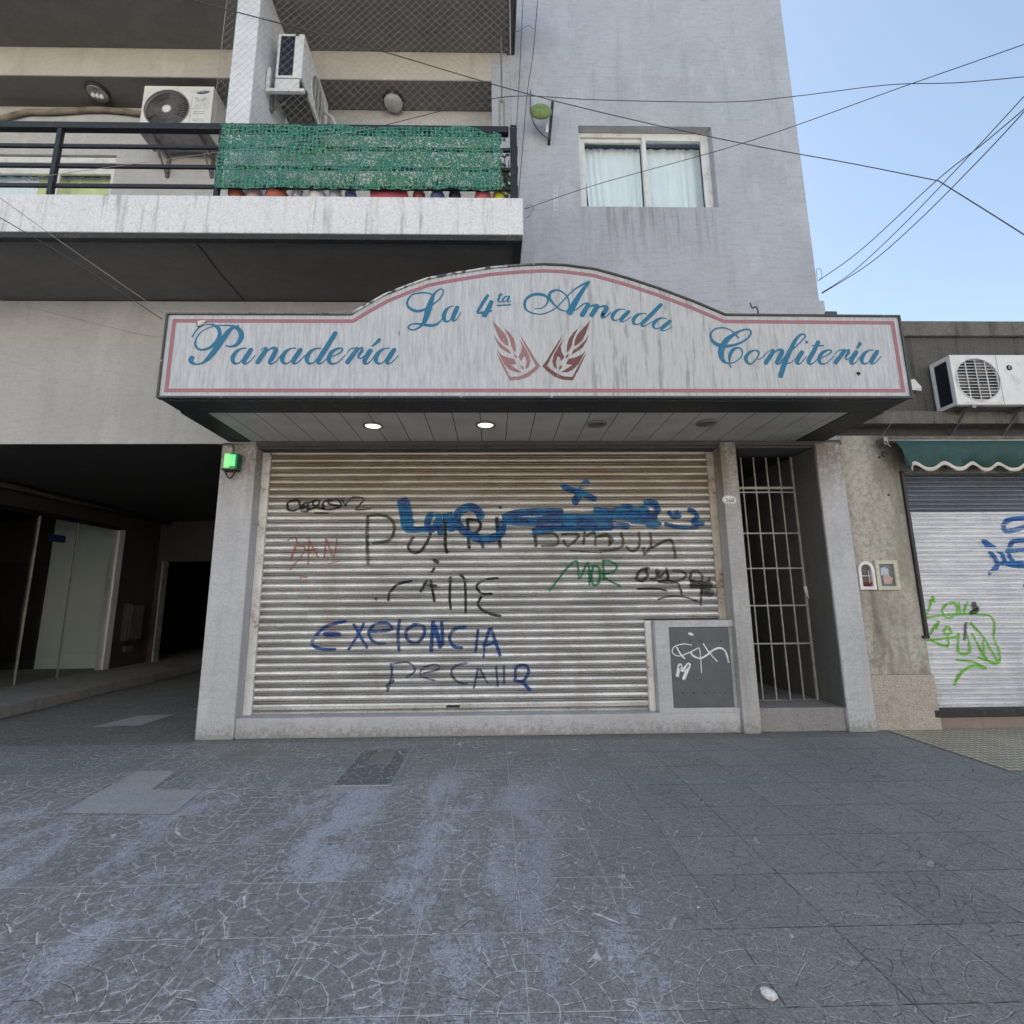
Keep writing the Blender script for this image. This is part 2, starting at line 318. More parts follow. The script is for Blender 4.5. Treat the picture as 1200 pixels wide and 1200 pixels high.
M['shut'] = streakmetal('galvanised_shutter', (.74, .75, .755), (.42, .43, .44), (.34, .255, .16), .5, .36, .0825, (2.0, 2.8), hinge=.8)
M['shut2'] = streakmetal('painted_shutter', (.76, .77, .81), (.52, .54, .60), (.33, .35, .42), .05, .55, .0525)
M['shut3'] = streakmetal('bare_shutter_top', (.12, .15, .19), (.08, .10, .14), (.07, .06, .05), .5, .45, .0525)
def terrazzo():
    b = NB('granite_chip'); v = b.n('TexVoronoi'); b.put(v.inputs['Vector'], b.co()); v.inputs['Scale'].default_value = 150
    r = b.n('TexWhiteNoise'); b.put(r.inputs['Vector'], v.outputs['Color']); n = b.noise(3, 4)
    col = b.mix(r.outputs[0], (.52, .46, .40), (.30, .265, .235)); col = b.mix(b.ramp(r.outputs[0], .84, .86, 0, .45), col, (.12, .11, .10))
    col = b.mix(b.ramp(n, .5, .8, 0, .5), col, (.16, .13, .11)); return b.fin(col, .6, 0, b.bump(v.outputs['Distance'], .2, .004))
M['granite'] = terrazzo()
def meshmat():
    b = NB('green_shade_mesh'); b.t.links.remove(b.out.inputs[0].links[0])
    sx = b.n('SeparateXYZ'); b.put(sx.inputs[0], b.co()); n = b.noise(38, 3, .7); n2 = b.noise(5, 4); n3 = b.noise(70, 2, .6, loc=(3, 3, 3))
    fx = b.m_('ABSOLUTE', b.m_('SUBTRACT', b.m_('FRACT', b.m_('MULTIPLY', sx.outputs[0], 24)), .5)); fz = b.m_('ABSOLUTE', b.m_('SUBTRACT', b.m_('FRACT', b.m_('MULTIPLY', sx.outputs[2], 24)), .5))
    ln = b.ramp(b.m_('MAXIMUM', fx, fz), .36, .43)
    col = b.mix(b.ramp(n, .35, .65), (.005, .05, .028), (.018, .145, .085)); col = b.mix(b.m_('MULTIPLY', ln, .7), col, (.045, .26, .17))
    col = b.mix(b.ramp(n3, .60, .68, 0, .85), col, (.42, .60, .48))
    b.fin(col, .5); b.put(b.p.inputs['Normal'], b.bump(n, .8, .01))
    tr = b.n('BsdfTransparent'); mx = b.n('MixShader')
    a = b.m_('MAXIMUM', ln, b.ramp(b.m_('ADD', b.m_('MULTIPLY', n, .7), b.m_('MULTIPLY', n2, .3)), .45, .50)); b.put(mx.inputs[0], a)
    b.t.links.new(tr.outputs[0], mx.inputs[1]); b.t.links.new(b.p.outputs[0], mx.inputs[2]); b.t.links.new(mx.outputs[0], b.out.inputs[0]); return b.m
M['mesh'] = meshmat()
def spray(name, c, c2=None, soft=.3, density=1.0, gap=.42):
    b = NB(name); b.t.links.remove(b.out.inputs[0].links[0]); uv = b.n('UVMap'); sx = b.n('SeparateXYZ'); b.put(sx.inputs[0], uv.outputs[0])
    e = b.m_('SUBTRACT', 1, b.m_('MULTIPLY', b.m_('ABSOLUTE', b.m_('SUBTRACT', sx.outputs[0], .5)), 2))
    n = b.noise(60, 4, .75); n2 = b.noise(9, 3, loc=(4, 4, 4))
    a = b.ramp(b.m_('ADD', e, b.m_('MULTIPLY', b.m_('SUBTRACT', n, .5), .5)), 0.02, soft)
    a = b.m_('MULTIPLY', a, b.m_('MULTIPLY', b.ramp(n, gap-.16, gap, .35, 1), density)); a = b.m_('MULTIPLY', a, b.ramp(n2, .25, .55, .55, 1))
    b.fin(b.mix(b.ramp(n2, .35, .65), c, c2 or tuple(x*.7 for x in c)), .5); tr = b.n('BsdfTransparent'); mx = b.n('MixShader'); b.put(mx.inputs[0], a)
    b.t.links.new(tr.outputs[0], mx.inputs[1]); b.t.links.new(b.p.outputs[0], mx.inputs[2]); b.t.links.new(mx.outputs[0], b.out.inputs[0]); return b.m
G = dict(black=spray('black_spray', (.02, .02, .02), density=.9), olive=spray('olive_spray', (.07, .075, .05), density=.72), red=spray('red_spray', (.42, .09, .05), (.5, .2, .1), density=.7),
         blue=spray('blue_spray', (.015, .06, .23), (.02, .16, .33), density=.97, soft=.14, gap=.40), ink=spray('blue_marker', (.015, .04, .22), (.02, .09, .30), density=.9),
         green=spray('green_spray', (.02, .25, .10), density=.85), brown=spray('brown_spray', (.05, .035, .03), density=.72), lime=spray('lime_spray', (.20, .60, .04), density=1.0),
         white=spray('white_spray', (.8, .82, .85), (.7, .72, .75), density=1, soft=.2), cobalt=spray('cobalt_spray', (.01, .09, .36), (.01, .16, .42), density=.97), fade=spray('faded_ink', (.03, .06, .20), (.07, .07, .13), density=.75))

# ------------------------------------------------------------------ pavement material
def pavement():
    b = NB('stamped_pavement'); d = b.noise(5, 4, .65); d2 = b.noise(5, 4, .65, loc=(9, 9, 9))
    sx = b.n('SeparateXYZ'); b.put(sx.inputs[0], b.co()); X, Y = sx.outputs[0], sx.outputs[1]
    x = b.m_('MULTIPLY_ADD', b.m_('SUBTRACT', d, .5), .032, X); y = b.m_('MULTIPLY_ADD', b.m_('SUBTRACT', d2, .5), .032, Y)
    def wrap(v, o, p):
        q = b.m_('DIVIDE', b.m_('SUBTRACT', v, o), p); return b.m_('MULTIPLY', b.m_('SUBTRACT', q, b.m_('ROUND', q)), p), b.m_('ROUND', q)
    jx, _ = wrap(X, .11, .432); jy, _ = wrap(Y, -2.57, .403)
    jd = b.m_('MINIMUM', b.m_('ABSOLUTE', jx), b.m_('ABSOLUTE', jy)); joint = b.ramp(jd, .0045, .0012); jwide = b.ramp(jd, .02, .002)
    lx, cx = wrap(x, .11, .864); ly, cy = wrap(y, -2.57, .806)
    r = b.m_('SQRT', b.m_('ADD', b.m_('MULTIPLY', lx, lx), b.m_('MULTIPLY', ly, ly))); th = b.m_('ARCTAN2', ly, lx)
    k = b.m_('DIVIDE', b.m_('SUBTRACT', r, .105), .088); ki = b.m_('FLOOR', k)
    rd = b.m_('MULTIPLY', b.m_('ABSOLUTE', b.m_('SUBTRACT', k, b.m_('ROUND', k))), .088); rd = b.m_('ADD', rd, b.ramp(r, .07, .05, 0, 1))
    seg = b.m_('MULTIPLY_ADD', ki, 6, 11); wn = b.n('TexWhiteNoise'); wn.noise_dimensions = '2D'; cv = b.n('CombineXYZ'); b.put(cv.inputs[0], b.m_('ADD', cx, b.m_('MULTIPLY', ki, 7))); b.put(cv.inputs[1], cy); b.put(wn.inputs['Vector'], cv.outputs[0])
    t = b.m_('ADD', b.m_('MULTIPLY', b.m_('DIVIDE', th, 2*pi), seg), wn.outputs[0]); td = b.m_('ABSOLUTE', b.m_('SUBTRACT', t, b.m_('ROUND', t)))
    td = b.m_('DIVIDE', b.m_('MULTIPLY', b.m_('MULTIPLY', td, r), 2*pi), seg); td = b.m_('ADD', td, b.ramp(r, .12, .10, 0, 1))
    vor = b.n('TexVoronoi'); vor.feature = 'DISTANCE_TO_EDGE'; cb = b.n('CombineXYZ'); b.put(cb.inputs[0], x); b.put(cb.inputs[1], y); b.put(vor.inputs['Vector'], cb.outputs[0]); vor.inputs['Scale'].default_value = 10.5
    vd = b.m_('ADD', b.m_('MULTIPLY', vor.outputs['Distance'], .14), b.ramp(r, .33, .30))
    pol = b.m_('ADD', b.m_('MINIMUM', rd, td), b.ramp(r, .37, .38))
    dist = b.m_('MINIMUM', pol, vd)
    n = b.noise(2.3, 5, .65); nf = b.noise(95, 6, .78); nm = b.noise(14, 5, .7); vis = b.noise(2.6, 5, .7, loc=(2, 8, 0)); nk = b.noise(34, 5, .78, loc=(4, 1, 0)); ns = b.noise(260, 2, .6)
    lw = b.ramp(dist, .0044, .0012); halo = b.ramp(dist, .016, .002)
    tile = b.n('TexWhiteNoise'); tile.noise_dimensions = '2D'; tv = b.n('CombineXYZ')
    b.put(tv.inputs[0], b.m_('FLOOR', b.m_('DIVIDE', b.m_('SUBTRACT', X, .11), .432))); b.put(tv.inputs[1], b.m_('FLOOR', b.m_('DIVIDE', b.m_('ADD', Y, 2.57), .403))); b.put(tile.inputs['Vector'], tv.outputs[0])
    stn = b.n('TexVoronoi'); b.put(stn.inputs['Vector'], cb.outputs[0]); stn.inputs['Scale'].default_value = 10.5; sw = b.n('TexWhiteNoise'); b.put(sw.inputs['Vector'], stn.outputs['Color'])
    base = b.mix(tile.outputs[0], (.345, .36, .36), (.24, .252, .253)); base = b.mix(b.m_('MULTIPLY', sw.outputs[0], .35), base, (.20, .20, .20))
    base = b.mix(b.ramp(n, .35, .7, 0, .5), base, (.33, .345, .335))
    base = b.mix(b.ramp(nk, .42, .62, 0, .7), base, (.42, .435, .43)); base = b.mix(b.ramp(nf, .42, .60, 0, .75), base, (.11, .115, .113)); base = b.mix(b.ramp(ns, .55, .7, 0, .5), base, (.45, .45, .46))
    st = b.noise(1.9, 6, .68, (1.15, .42, 1), (1.2, .4, 0), .3)
    reg = b.m_('MULTIPLY', b.ramp(X, 1.0, -.5, .0, 1), b.ramp(Y, -.7, -1.5))
    reg = b.m_('MAXIMUM', reg, b.m_('MULTIPLY', b.ramp(b.m_('ABSOLUTE', b.m_('SUBTRACT', X, .52)), .16, .04), b.ramp(Y, -2.2, -2.8)))
    dust = b.m_('MULTIPLY', b.ramp(b.m_('ADD', st, b.m_('ADD', b.m_('MULTIPLY', b.m_('SUBTRACT', nk, .5), .35), b.m_('MULTIPLY', b.m_('SUBTRACT', b.m_('ADD', sw.outputs[0], tile.outputs[0]), 1), .09))), .45, .62), reg)
    dust = b.m_('MULTIPLY', dust, b.ramp(nf, .60, .40, .15, 1)); dust = b.m_('MAXIMUM', dust, b.m_('MULTIPLY', b.m_('MULTIPLY', b.m_('MAXIMUM', halo, jwide), b.ramp(nk, .44, .6)), b.m_('MULTIPLY', reg, .55)))
    brk = b.m_('MULTIPLY', b.ramp(nk, .40, .54, .15, 1), b.m_('MAXIMUM', b.ramp(vis, .38, .52, .28, 1), b.m_('MULTIPLY', dust, .9)))
    base = b.mix(b.m_('MULTIPLY', dust, .9), base, (.68, .73, .86))
    base = b.mix(b.m_('MULTIPLY', lw, b.ramp(vis, .60, .40, .1, .6)), base, (.10, .10, .102))
    base = b.mix(b.m_('MULTIPLY', b.m_('MULTIPLY', lw, brk), b.ramp(X, 1.8, -.2, .40, .95)), base, (.84, .87, .90))
    base = b.mix(b.m_('MULTIPLY', b.m_('MULTIPLY', joint, b.ramp(nm, .38, .54, .3, 1)), b.ramp(X, 1.4, .2, .3, 1)), base, (.72, .73, .74))
    base = b.mix(b.m_('MULTIPLY', b.m_('MULTIPLY', joint, b.ramp(nm, .60, .44, .3, 1)), b.ramp(X, .4, 1.2, .1, .9)), base, (.07, .07, .075))
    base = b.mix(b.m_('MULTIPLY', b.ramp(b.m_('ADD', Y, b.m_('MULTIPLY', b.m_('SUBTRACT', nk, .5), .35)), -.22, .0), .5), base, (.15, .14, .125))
    h = b.m_('SUBTRACT', b.m_('ADD', b.m_('MULTIPLY', nf, .7), b.m_('ADD', b.m_('MULTIPLY', nk, .9), b.m_('MULTIPLY', sw.outputs[0], .25))), b.m_('MAXIMUM', lw, joint))
    return b.fin(base, b.ramp(nm, .3, .7, .55, .8), 0, b.bump(h, 1.0, .010), .3)
M['pave'] = pavement()
M['cement'] = stucco('cement_patch', (.43, .45, .46), dirt=(.25, .26, .26), streak=0, dirt_amt=.6, grain=60, bump=.5, spots=.3)
def striped():
    b = NB('ribbed_yellow_tiles'); sx = b.n('SeparateXYZ'); b.put(sx.inputs[0], b.co()); n = b.noise(3, 4); nf = b.noise(90, 3)
    fx = b.m_('ABSOLUTE', b.m_('SUBTRACT', b.m_('FRACT', b.m_('DIVIDE', sx.outputs[0], .066)), .5)); fy = b.m_('ABSOLUTE', b.m_('SUBTRACT', b.m_('FRACT', b.m_('DIVIDE', sx.outputs[1], .066)), .5))
    ln = b.ramp(b.m_('MAXIMUM', fx, fy), .36, .43); tx = b.ramp(b.m_('ABSOLUTE', b.m_('SUBTRACT', b.m_('FRACT', b.m_('DIVIDE', sx.outputs[0], .198)), .5)), .48, .49)
    col = b.mix(b.ramp(n, .35, .7), (.60, .54, .39), (.44, .40, .30)); col = b.mix(b.ramp(nf, .4, .7, 0, .4), col, (.1, .09, .07)); col = b.mix(b.m_('MAXIMUM', ln, tx), col, (.17, .16, .14))
    return b.fin(col, .7, 0, b.bump(b.m_('SUBTRACT', 1, ln), .5, .006))
M['striped'] = striped()
M['asphalt'] = stucco('asphalt', (.05, .05, .052), dirt=(.03, .03, .03), streak=0, grain=60)

# ================================================================== GROUND
gb = MB(); gb.add([(-400, -400, -.03), (400, -400, -.03), (400, 400, -.03), (-400, 400, -.03)], [(0, 1, 2, 3)]); gb.build('ground', M['asphalt'], kind='structure')
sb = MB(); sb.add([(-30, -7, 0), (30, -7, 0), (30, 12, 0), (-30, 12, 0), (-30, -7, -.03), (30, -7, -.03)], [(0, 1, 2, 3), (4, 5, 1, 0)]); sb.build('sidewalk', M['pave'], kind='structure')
pb = MB(); pb.add([(4.02, -1.2, .004), (12, -1.2, .004), (12, .04, .004), (4.02, .04, .004)], [(0, 1, 2, 3)]); pb.build('ribbed_pavement', M['striped'], kind='structure')
def patch(name, pts, mat):
    m = MB(); P = [aZ(x, y, .004) for x, y in pts]; m.add(P, [tuple(range(len(P)))]); return m.build(name, mat, kind='structure')
patch('cement_path_patch', [(70, 953), (202, 954), (237, 926), (178, 925), (208, 903), (160, 904)], M['cement'])
patch('cement_path_patch', [(107, 852), (163, 838.5), (205, 837), (165, 850)], M['cement'])

# ================================================================== APARTMENT BUILDING
B = thing('apartment_building', (0, 0, 0), 'grey lilac apartment block over the shuttered bakery, with balcony and open car passage', 'building')
XL, XR, ZT = -30.0, 3.87, 12.0
SOF, FT, LIN = 4.77, 5.22, 3.06
BB, US = 7.885, 8.31                     # beam bottom, upper slab soffit
wt = aY(678, 147, 0); wb = aY(841, 243, 0)
WX0, WX1, WZ0, WZ1 = 1.085, 2.775, wb.z, wt.z
m = MB()                                  # lilac facade right of the balconies, around the window
m.box(0, WX0, 0, .3, SOF, ZT); m.box(WX1, XR, 0, .3, SOF, ZT); m.box(WX0, WX1, 0, .3, SOF, WZ0); m.box(WX0, WX1, 0, .3, WZ1, ZT)
m.box(XR-.3, XR, .3, 10, LIN, ZT)
m.build('wall', M['lilac'], B)
m = MB(); m.box(-1.9, XR, 0, .3, LIN, SOF); m.build('wall', M['lilac'], B)
m = MB(); m.box(XL, -1.9, 0, .45, LIN, SOF); m.build('wall', M['front'], B)
m = MB(); m.box(XL, 0, 0, .3, BB, US); m.build('beam', M['cream'], B, bevel=.006)
m = MB(); m.box(XL, 0, 0, .3, US, ZT); m.box(XL, 3.5, 9.7, 10, 0, ZT); m.box(XL, 3.5, .3, 9.7, ZT-.3, ZT); m.box(XL, XL+.3, .3, 9.7, 0, ZT-.3); m.build('wall', M['creamw'], B, label='rear and upper walls of the block')
m = MB(); m.box(-4.90, -.002, .41, .6, FT-.3, BB); m.box(XL, -8, .41, .6, FT-.3, BB); m.build('recess_wall', M['creamw'], B)
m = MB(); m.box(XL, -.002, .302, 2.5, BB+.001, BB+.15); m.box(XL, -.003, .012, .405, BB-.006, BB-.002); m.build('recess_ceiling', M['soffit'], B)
m = MB(); m.box(-.0, .3, .3, .7, SOF, BB+.3); m.build('recess_jamb', M['cream'], B)
m = MB(); m.box(2.2, XR+.045, -.025, 0.1, 4.50, 4.80); m.build('base_band', M['lilac'], B, bevel=.008)
# lower balcony slab
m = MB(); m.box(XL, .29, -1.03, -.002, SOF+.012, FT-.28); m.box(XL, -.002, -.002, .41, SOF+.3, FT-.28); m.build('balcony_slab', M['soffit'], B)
m = MB(); m.box(XL, .30, -1.045, -.72, SOF+.045, FT); m.build('balcony_fascia', M['fascia'], B, bevel=.008)
m = MB(); m.box(XL, .285, -1.035, -.97, SOF-.012, SOF+.044); m.box(.215, .285, -.97, -.01, SOF-.012, SOF+.044); m.build('drip_edge', M['blacktrim'], B, bevel=.004)
crk = MB()
cp = [aZ(x, y, SOF+.010) for x, y in [(228, 283), (240, 296), (250, 310), (262, 325), (273, 337), (286, 352)]]
for i in range(len(cp)-1): crk.bar(cp[i], cp[i+1], .012, .004)
crk.build('ceiling_crack', M['black'], B)
# upper slab
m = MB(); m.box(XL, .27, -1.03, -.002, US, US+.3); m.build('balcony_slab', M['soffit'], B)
m = MB(); m.box(XL, .29, -1.045, -.8, US+.05, US+.5); m.build('balcony_fascia', M['fascia'], B, bevel=.006)
m = MB(); m.box(.20, .28, -1.0, -.0, US-.03, US-.001); m.box(.27, .3, -1.03, -.01, US-.03, US+.5); m.build('drip_edge', M['reveal'], B)
# white dividing column
m = MB(); m.box(-2.825, -2.573, -.78, -.003, FT-.3, US-.002); m.build('column', M['column'], B, bevel=.006)
# ground floor structure
m = MB(); m.box(-2.97, -2.59, -.004, .34, 0, LIN-.002); m.build('pillar', M['pier'], B, bevel=.01)
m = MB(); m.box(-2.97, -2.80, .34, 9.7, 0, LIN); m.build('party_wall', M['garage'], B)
m = MB(); m.box(2.515, 2.695, -.03, .42, 0, LIN-.002); m.build('post', M['postm'], B, bevel=.01)
m = MB(); m.box(3.60, 3.885, -.02, .45, 0, LIN-.002); m.build('pier', M['pier'], B, bevel=.01)
m = MB(); m.box(-2.59, 2.515, .015, .5, 0, .198); m.build('plinth', M['pier'], B, bevel=.012)
gx0 = aY(770, 780, .02).x; gz1 = aY(800, 727, .02).z
m = MB(); gd0 = aY(783.5, 735, .02); gd1 = aY(862, 829, .02)
m.box(gx0, gd0.x, .02, .4, .1985, gz1); m.box(gd0.x, 2.514, .02, .4, gd0.z, gz1); m.box(gd0.x, 2.514, .02, .4, .1985, gd1.z); m.box(gd0.x, 2.514, .06, .4, gd1.z, gd0.z)
m.build('cabinet_surround', M['pier'], B)
m = MB(); m.box(-2.59, 3.6, .03, .42, LIN-.05, LIN); m.build('lintel', M['reveal'], B)
# shop front lintel strip dark grey band under canopy
m = MB(); m.box(-2.6, 3.9, -.012, -.002, LIN-.03, LIN+.03); m.build('trim_strip', M['reveal'], B)
# gas cabinet door
m = MB(); m.box(gd0.x+.004, gd1.x-.004, .028, .055, gd1.z+.004, gd0.z-.004); gdoor = m.build('cabinet_door', M['gdoor'], B, bevel=.003)
for k in range(5):
    for zz in (gd0.z-.145, gd1.z+.145):
        m = MB(); X = gd0.x+.11+k*(gd1.x-gd0.x-.2)/4; m.lathe((X, .0281, zz), [(.0065, 0), (.0065, .0012)], 8, 'y'); m.build('vent_hole', M['black'], gdoor)


# ---- roller shutter
SY = .19
def prof(z, pitch, z0, dep):
    t = ((z-z0)/pitch) % 1.0
    if t < .05: return -dep*.75*(t/.05)
    if t < .60: return -dep*(.75+.25*sin(pi*(t-.05)/.55))
    if t < .65: return -dep*.75*(.65-t)/.05
    if t < .70: return 0.0
    if t < .74: return -dep*.62*(t-.70)/.04
    if t < .92: return -dep*(.62+.1*sin(pi*(t-.74)/.18))
    if t < .96: return -dep*.62*(.96-t)/.04
    return 0.0
def shutter_mesh(m, x0, x1, z0, z1, pitch, dep, y, ref=0.0, n=14):
    zs = []; k0 = math.floor((z0-ref)/pitch)-1; k1 = math.ceil((z1-ref)/pitch)+1
    for k in range(k0, k1):
        for tt in [0, .05, .12, .22, .325, .43, .53, .60, .65, .70, .74, .79, .83, .87, .92, .96, .985]:
            z = ref+(k+tt)*pitch
            if z0 <= z <= z1: zs.append(z)
    zs = [z0]+zs+[z1]; vs = []; fs = []; xs = [x0+(x1-x0)*i/8 for i in range(9)]
    for z in zs:
        for x in xs:
            vs.append((x, y+prof(z, pitch, ref, dep)+.004*sin(x*1.7+math.floor((z-ref)/pitch)*1.3), z))
    nx = len(xs)
    for i in range(len(zs)-1):
        for j in range(nx-1): fs.append((i*nx+j, i*nx+j+1, (i+1)*nx+j+1, (i+1)*nx+j))
    m.add(vs, fs)
    return m
P1, D1 = .0825, .030
sx0, sx1, sxn = -2.50, 2.44, aY(757, 780, SY).x
m = MB(); shutter_mesh(m, sx0, sx1, gz1+.01, LIN-.005, P1, D1, SY); shutter_mesh(m, sx0, sxn+.02, .28, gz1+.01, P1, D1, SY)
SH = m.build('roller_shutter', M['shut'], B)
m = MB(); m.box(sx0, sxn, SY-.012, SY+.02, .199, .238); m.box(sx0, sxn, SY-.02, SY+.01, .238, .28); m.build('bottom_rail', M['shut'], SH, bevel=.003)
lk = aY(531, 829, SY-.02)
m = MB(); m.box(lk.x-.07, lk.x+.07, SY-.026, SY-.02, .247, .272); m.build('lock', M['dark'], SH, bevel=.002)
m = MB(); m.box(-2.588, -2.50, SY-.05, SY+.03, .199, LIN-.06); m.build('shutter_guide', M['guidew'], SH, bevel=.004)
m = MB(); m.box(2.435, 2.513, SY-.05, SY+.03, gz1+.002, LIN-.06); m.build('shutter_guide', M['guide'], SH, bevel=.004, label='rust stained right guide rail')
m = MB(); m.box(sxn, gx0-.004, SY-.07, SY+.03, .199, gz1-.005); m.build('shutter_guide', M['guidew'], SH, bevel=.004)

# ---- stroke ribbons
def catmull(pts, step):
    P = [Vector(p) for p in pts]; out = []
    if len(P) == 2: P = [P[0], P[0].lerp(P[1], .5), P[1]]
    for i in range(len(P)-1):
        a = P[max(i-1, 0)]; b_ = P[i]; c = P[i+1]; d = P[min(i+2, len(P)-1)]
        n = max(2, int((Vector(c[:2])-Vector(b_[:2])).length/step))
        for k in range(n):
            t = k/n; out.append(.5*((2*b_)+(-a+c)*t+(2*a-5*b_+4*c-d)*t*t+(-a+3*b_-3*c+d)*t*t*t))
    out.append(P[-1]); return out
def ribbon(m, pts, yfun, off, across=.0042, step=.0042, lift=0.0):
    """pts: (x, z, width) in metres; lays a ribbon on the surface y = yfun(z) - off"""
    C = catmull(pts, step); wmax = max(c[2] for c in C); na = max(2, int(wmax/across)+1)
    vs = []; fs = []; uv = []; n = len(C)
    for i, c in enumerate(C):
        t = Vector((C[min(i+1, n-1)][0]-C[max(i-1, 0)][0], C[min(i+1, n-1)][1]-C[max(i-1, 0)][1]))
        t = t.normalized() if t.length > 1e-9 else Vector((1, 0)); nn = Vector((-t.y, t.x)); w_ = max(c[2], .001)
        e = min(i, n-1-i)*step; w_ *= min(1, .45+.55*sqrt(min(1, e/(w_*.5+1e-6))))
        for k in range(na+1):
            u = k/na; x = c[0]+nn.x*(u-.5)*w_; z = c[1]+nn.y*(u-.5)*w_
            vs.append((x, yfun(z)-off-lift*i/n, z)); uv.append((u, i/n))
    for i in range(n-1):
        for k in range(na): a = i*(na+1)+k; fs.append((a, a+1, a+na+2, a+na+1))
    if m.uv is None: m.uv = []
    m.add(vs, fs); m.uv += uv
WK = 1.28
def tagmark(strokes, crop, mat, parent, yfun, py, label, offs=[0]):
    WK = 1.3 if mat == 'blue' else 1.0 if mat == 'white' else 1.7 if mat == 'lime' else 1.28
    x0, y0, s = crop; m = MB()
    for st in strokes:
        w_ = st[0]; offs[0] += 1; pts = []
        for q in st[1:]:
            P = aY(x0+q[0]/s, y0+q[1]/s, py); sc = (P-CAM).dot(fw)/F_PX; pts.append((P.x, P.z, w_/s*sc*WK))
        ribbon(m, pts, yfun, .0012+.00007*(offs[0] % 40))
    return m.build('graffiti', G[mat], parent, label=label)
yS = lambda z: SY+prof(z, P1, 0, D1)-.002
G1 = (325, 560, 8); G2 = (450, 570, 7.5); G3 = (580, 555, 8); G4 = (700, 570, 8); G5 = (350, 640, 4.8); G6 = (750, 710, 7.5); G7 = (1060, 590, 4.615); G8 = (560, 520, 3.636)
PYS = SY-.012
T = lambda st, cr, mt, lb: tagmark(st, cr, mt, SH, yS, PYS, lb)
T([(20, (170,205),(110,230),(100,290),(150,310),(215,280),(200,215),(160,205)), (18, (290,230),(240,260),(230,310),(280,315),(300,290),(255,270),(240,300)),
   (18, (370,205),(300,240),(290,300),(330,290),(400,240),(370,205),(340,250),(420,290),(440,250)), (18, (500,205),(440,230),(430,290),(500,300),(600,260),(560,200),(490,220),(500,250),(600,265)),
   (16, (600,195),(650,270)), (14, (640,260),(700,190),(800,190),(800,230),(740,300),(880,290)), (9, (350,330),(480,330))], G1, 'black', 'black looped scribble tag')
T([(12, (100,590),(160,560),(190,610),(130,780)), (12, (180,640),(260,650),(240,720),(120,870)), (12, (170,640),(130,760)), (14, (300,560),(295,820)), (12, (305,590),(390,750)), (12, (270,680),(390,665)),
   (14, (460,565),(445,750)), (12, (465,570),(530,740),(565,560)), (10, (480,810),(600,775)), (14, (225,950),(230,930),(290,930))], G1, 'red', 'thin red tag reading BAN')
T([(30, (850,350),(845,600),(855,820)), (27, (840,370),(930,345),(1030,365),(1090,420),(1095,510),(1040,590),(890,615))], G1, 'olive', 'dark letter P')
T([(24, (265,440),(220,510),(225,560),(280,585),(340,550),(400,450),(410,400)), (28, (530,240),(540,400),(540,520),(558,590)), (22, (530,250),(600,235)), (28, (735,280),(740,400),(750,550)), (24, (730,290),(820,300),(850,340),(820,400),(760,410)),
   (28, (790,400),(840,450),(875,545)), (30, (990,270),(1000,400),(1025,545)), (40, (1008,185),(1035,185))], G2, 'black', 'dark letters u t R i')
T([(95, (160,105),(190,220),(215,390)), (45, (190,385),(420,380)), (50, (440,240),(400,270),(385,340),(430,380),(480,300),(480,240)), (48, (480,260),(500,430)), (62, (540,240),(580,300),(600,400)),
   (62, (860,290),(820,210),(740,185),(660,230),(640,300),(680,370),(780,440),(900,465),(1010,430),(1040,350),(1000,320)), (60, (530,290),(650,290))], G2, 'blue', 'thick blue letters L a q')
T([(60, (70,425),(180,380),(400,360),(640,360)), (70, (80,440),(350,450),(600,420),(850,420),(1100,420)), (75, (380,515),(600,500),(850,500),(1110,490)), (45, (350,550),(460,545)),
   (48, (620,110),(700,150),(800,180),(950,250)), (60, (870,65),(800,170),(740,290))], G3, 'blue', 'thick blue scrawl with a cross above it')
T([(60, (-40,220),(120,240),(250,225),(380,235),(480,230)), (55, (430,160),(520,155),(560,220),(520,260),(430,240),(430,180)), (40, (220,190),(330,190)), (62, (-40,300),(200,290),(400,300),(560,290)), (55, (0,370),(150,360),(300,380)),
   (60, (450,340),(540,370),(580,330)), (40, (300,330),(480,340)), (38, (660,230),(700,280),(760,280),(730,230)), (38, (840,215),(900,240),(930,290),(890,340),(1000,350)), (32, (620,350),(740,380),(850,390),(950,385))], G4, 'blue', 'thick blue scrawl by the right guide')
T([(32, (360,510),(375,600),(385,690)), (22, (380,570),(540,560),(590,610),(570,670),(430,680)), (22, (620,570),(780,570),(760,620),(680,680),(640,620)), (24, (840,540),(830,670)), (24, (850,590),(930,560),(940,680)), (22, (940,600),(1060,580),(1100,630),(1060,680)), (14, (700,720),(850,735),(1000,740))], G3, 'olive', 'faded olive letters')
T([(22, (0,470),(90,450),(120,540)), (24, (215,430),(240,540),(170,590),(20,610)), (22, (260,560),(330,610),(390,550),(385,430)), (24, (490,430),(500,550),(440,640),(430,570)), (24, (500,580),(640,510),(700,520),(730,680))], G4, 'olive', 'faded olive letters')
T([(18, (505,1105),(600,980),(700,860),(770,830),(790,980),(870,840),(885,1050)), (24, (920,860),(900,960),(920,1040),(970,1020),(980,900),(930,860)), (22, (1010,810),(1020,1000)), (18, (1010,815),(1080,825),(1140,860),(1110,920),(1010,960),(1180,1060))], G3, 'green', 'green tag reading MOR')
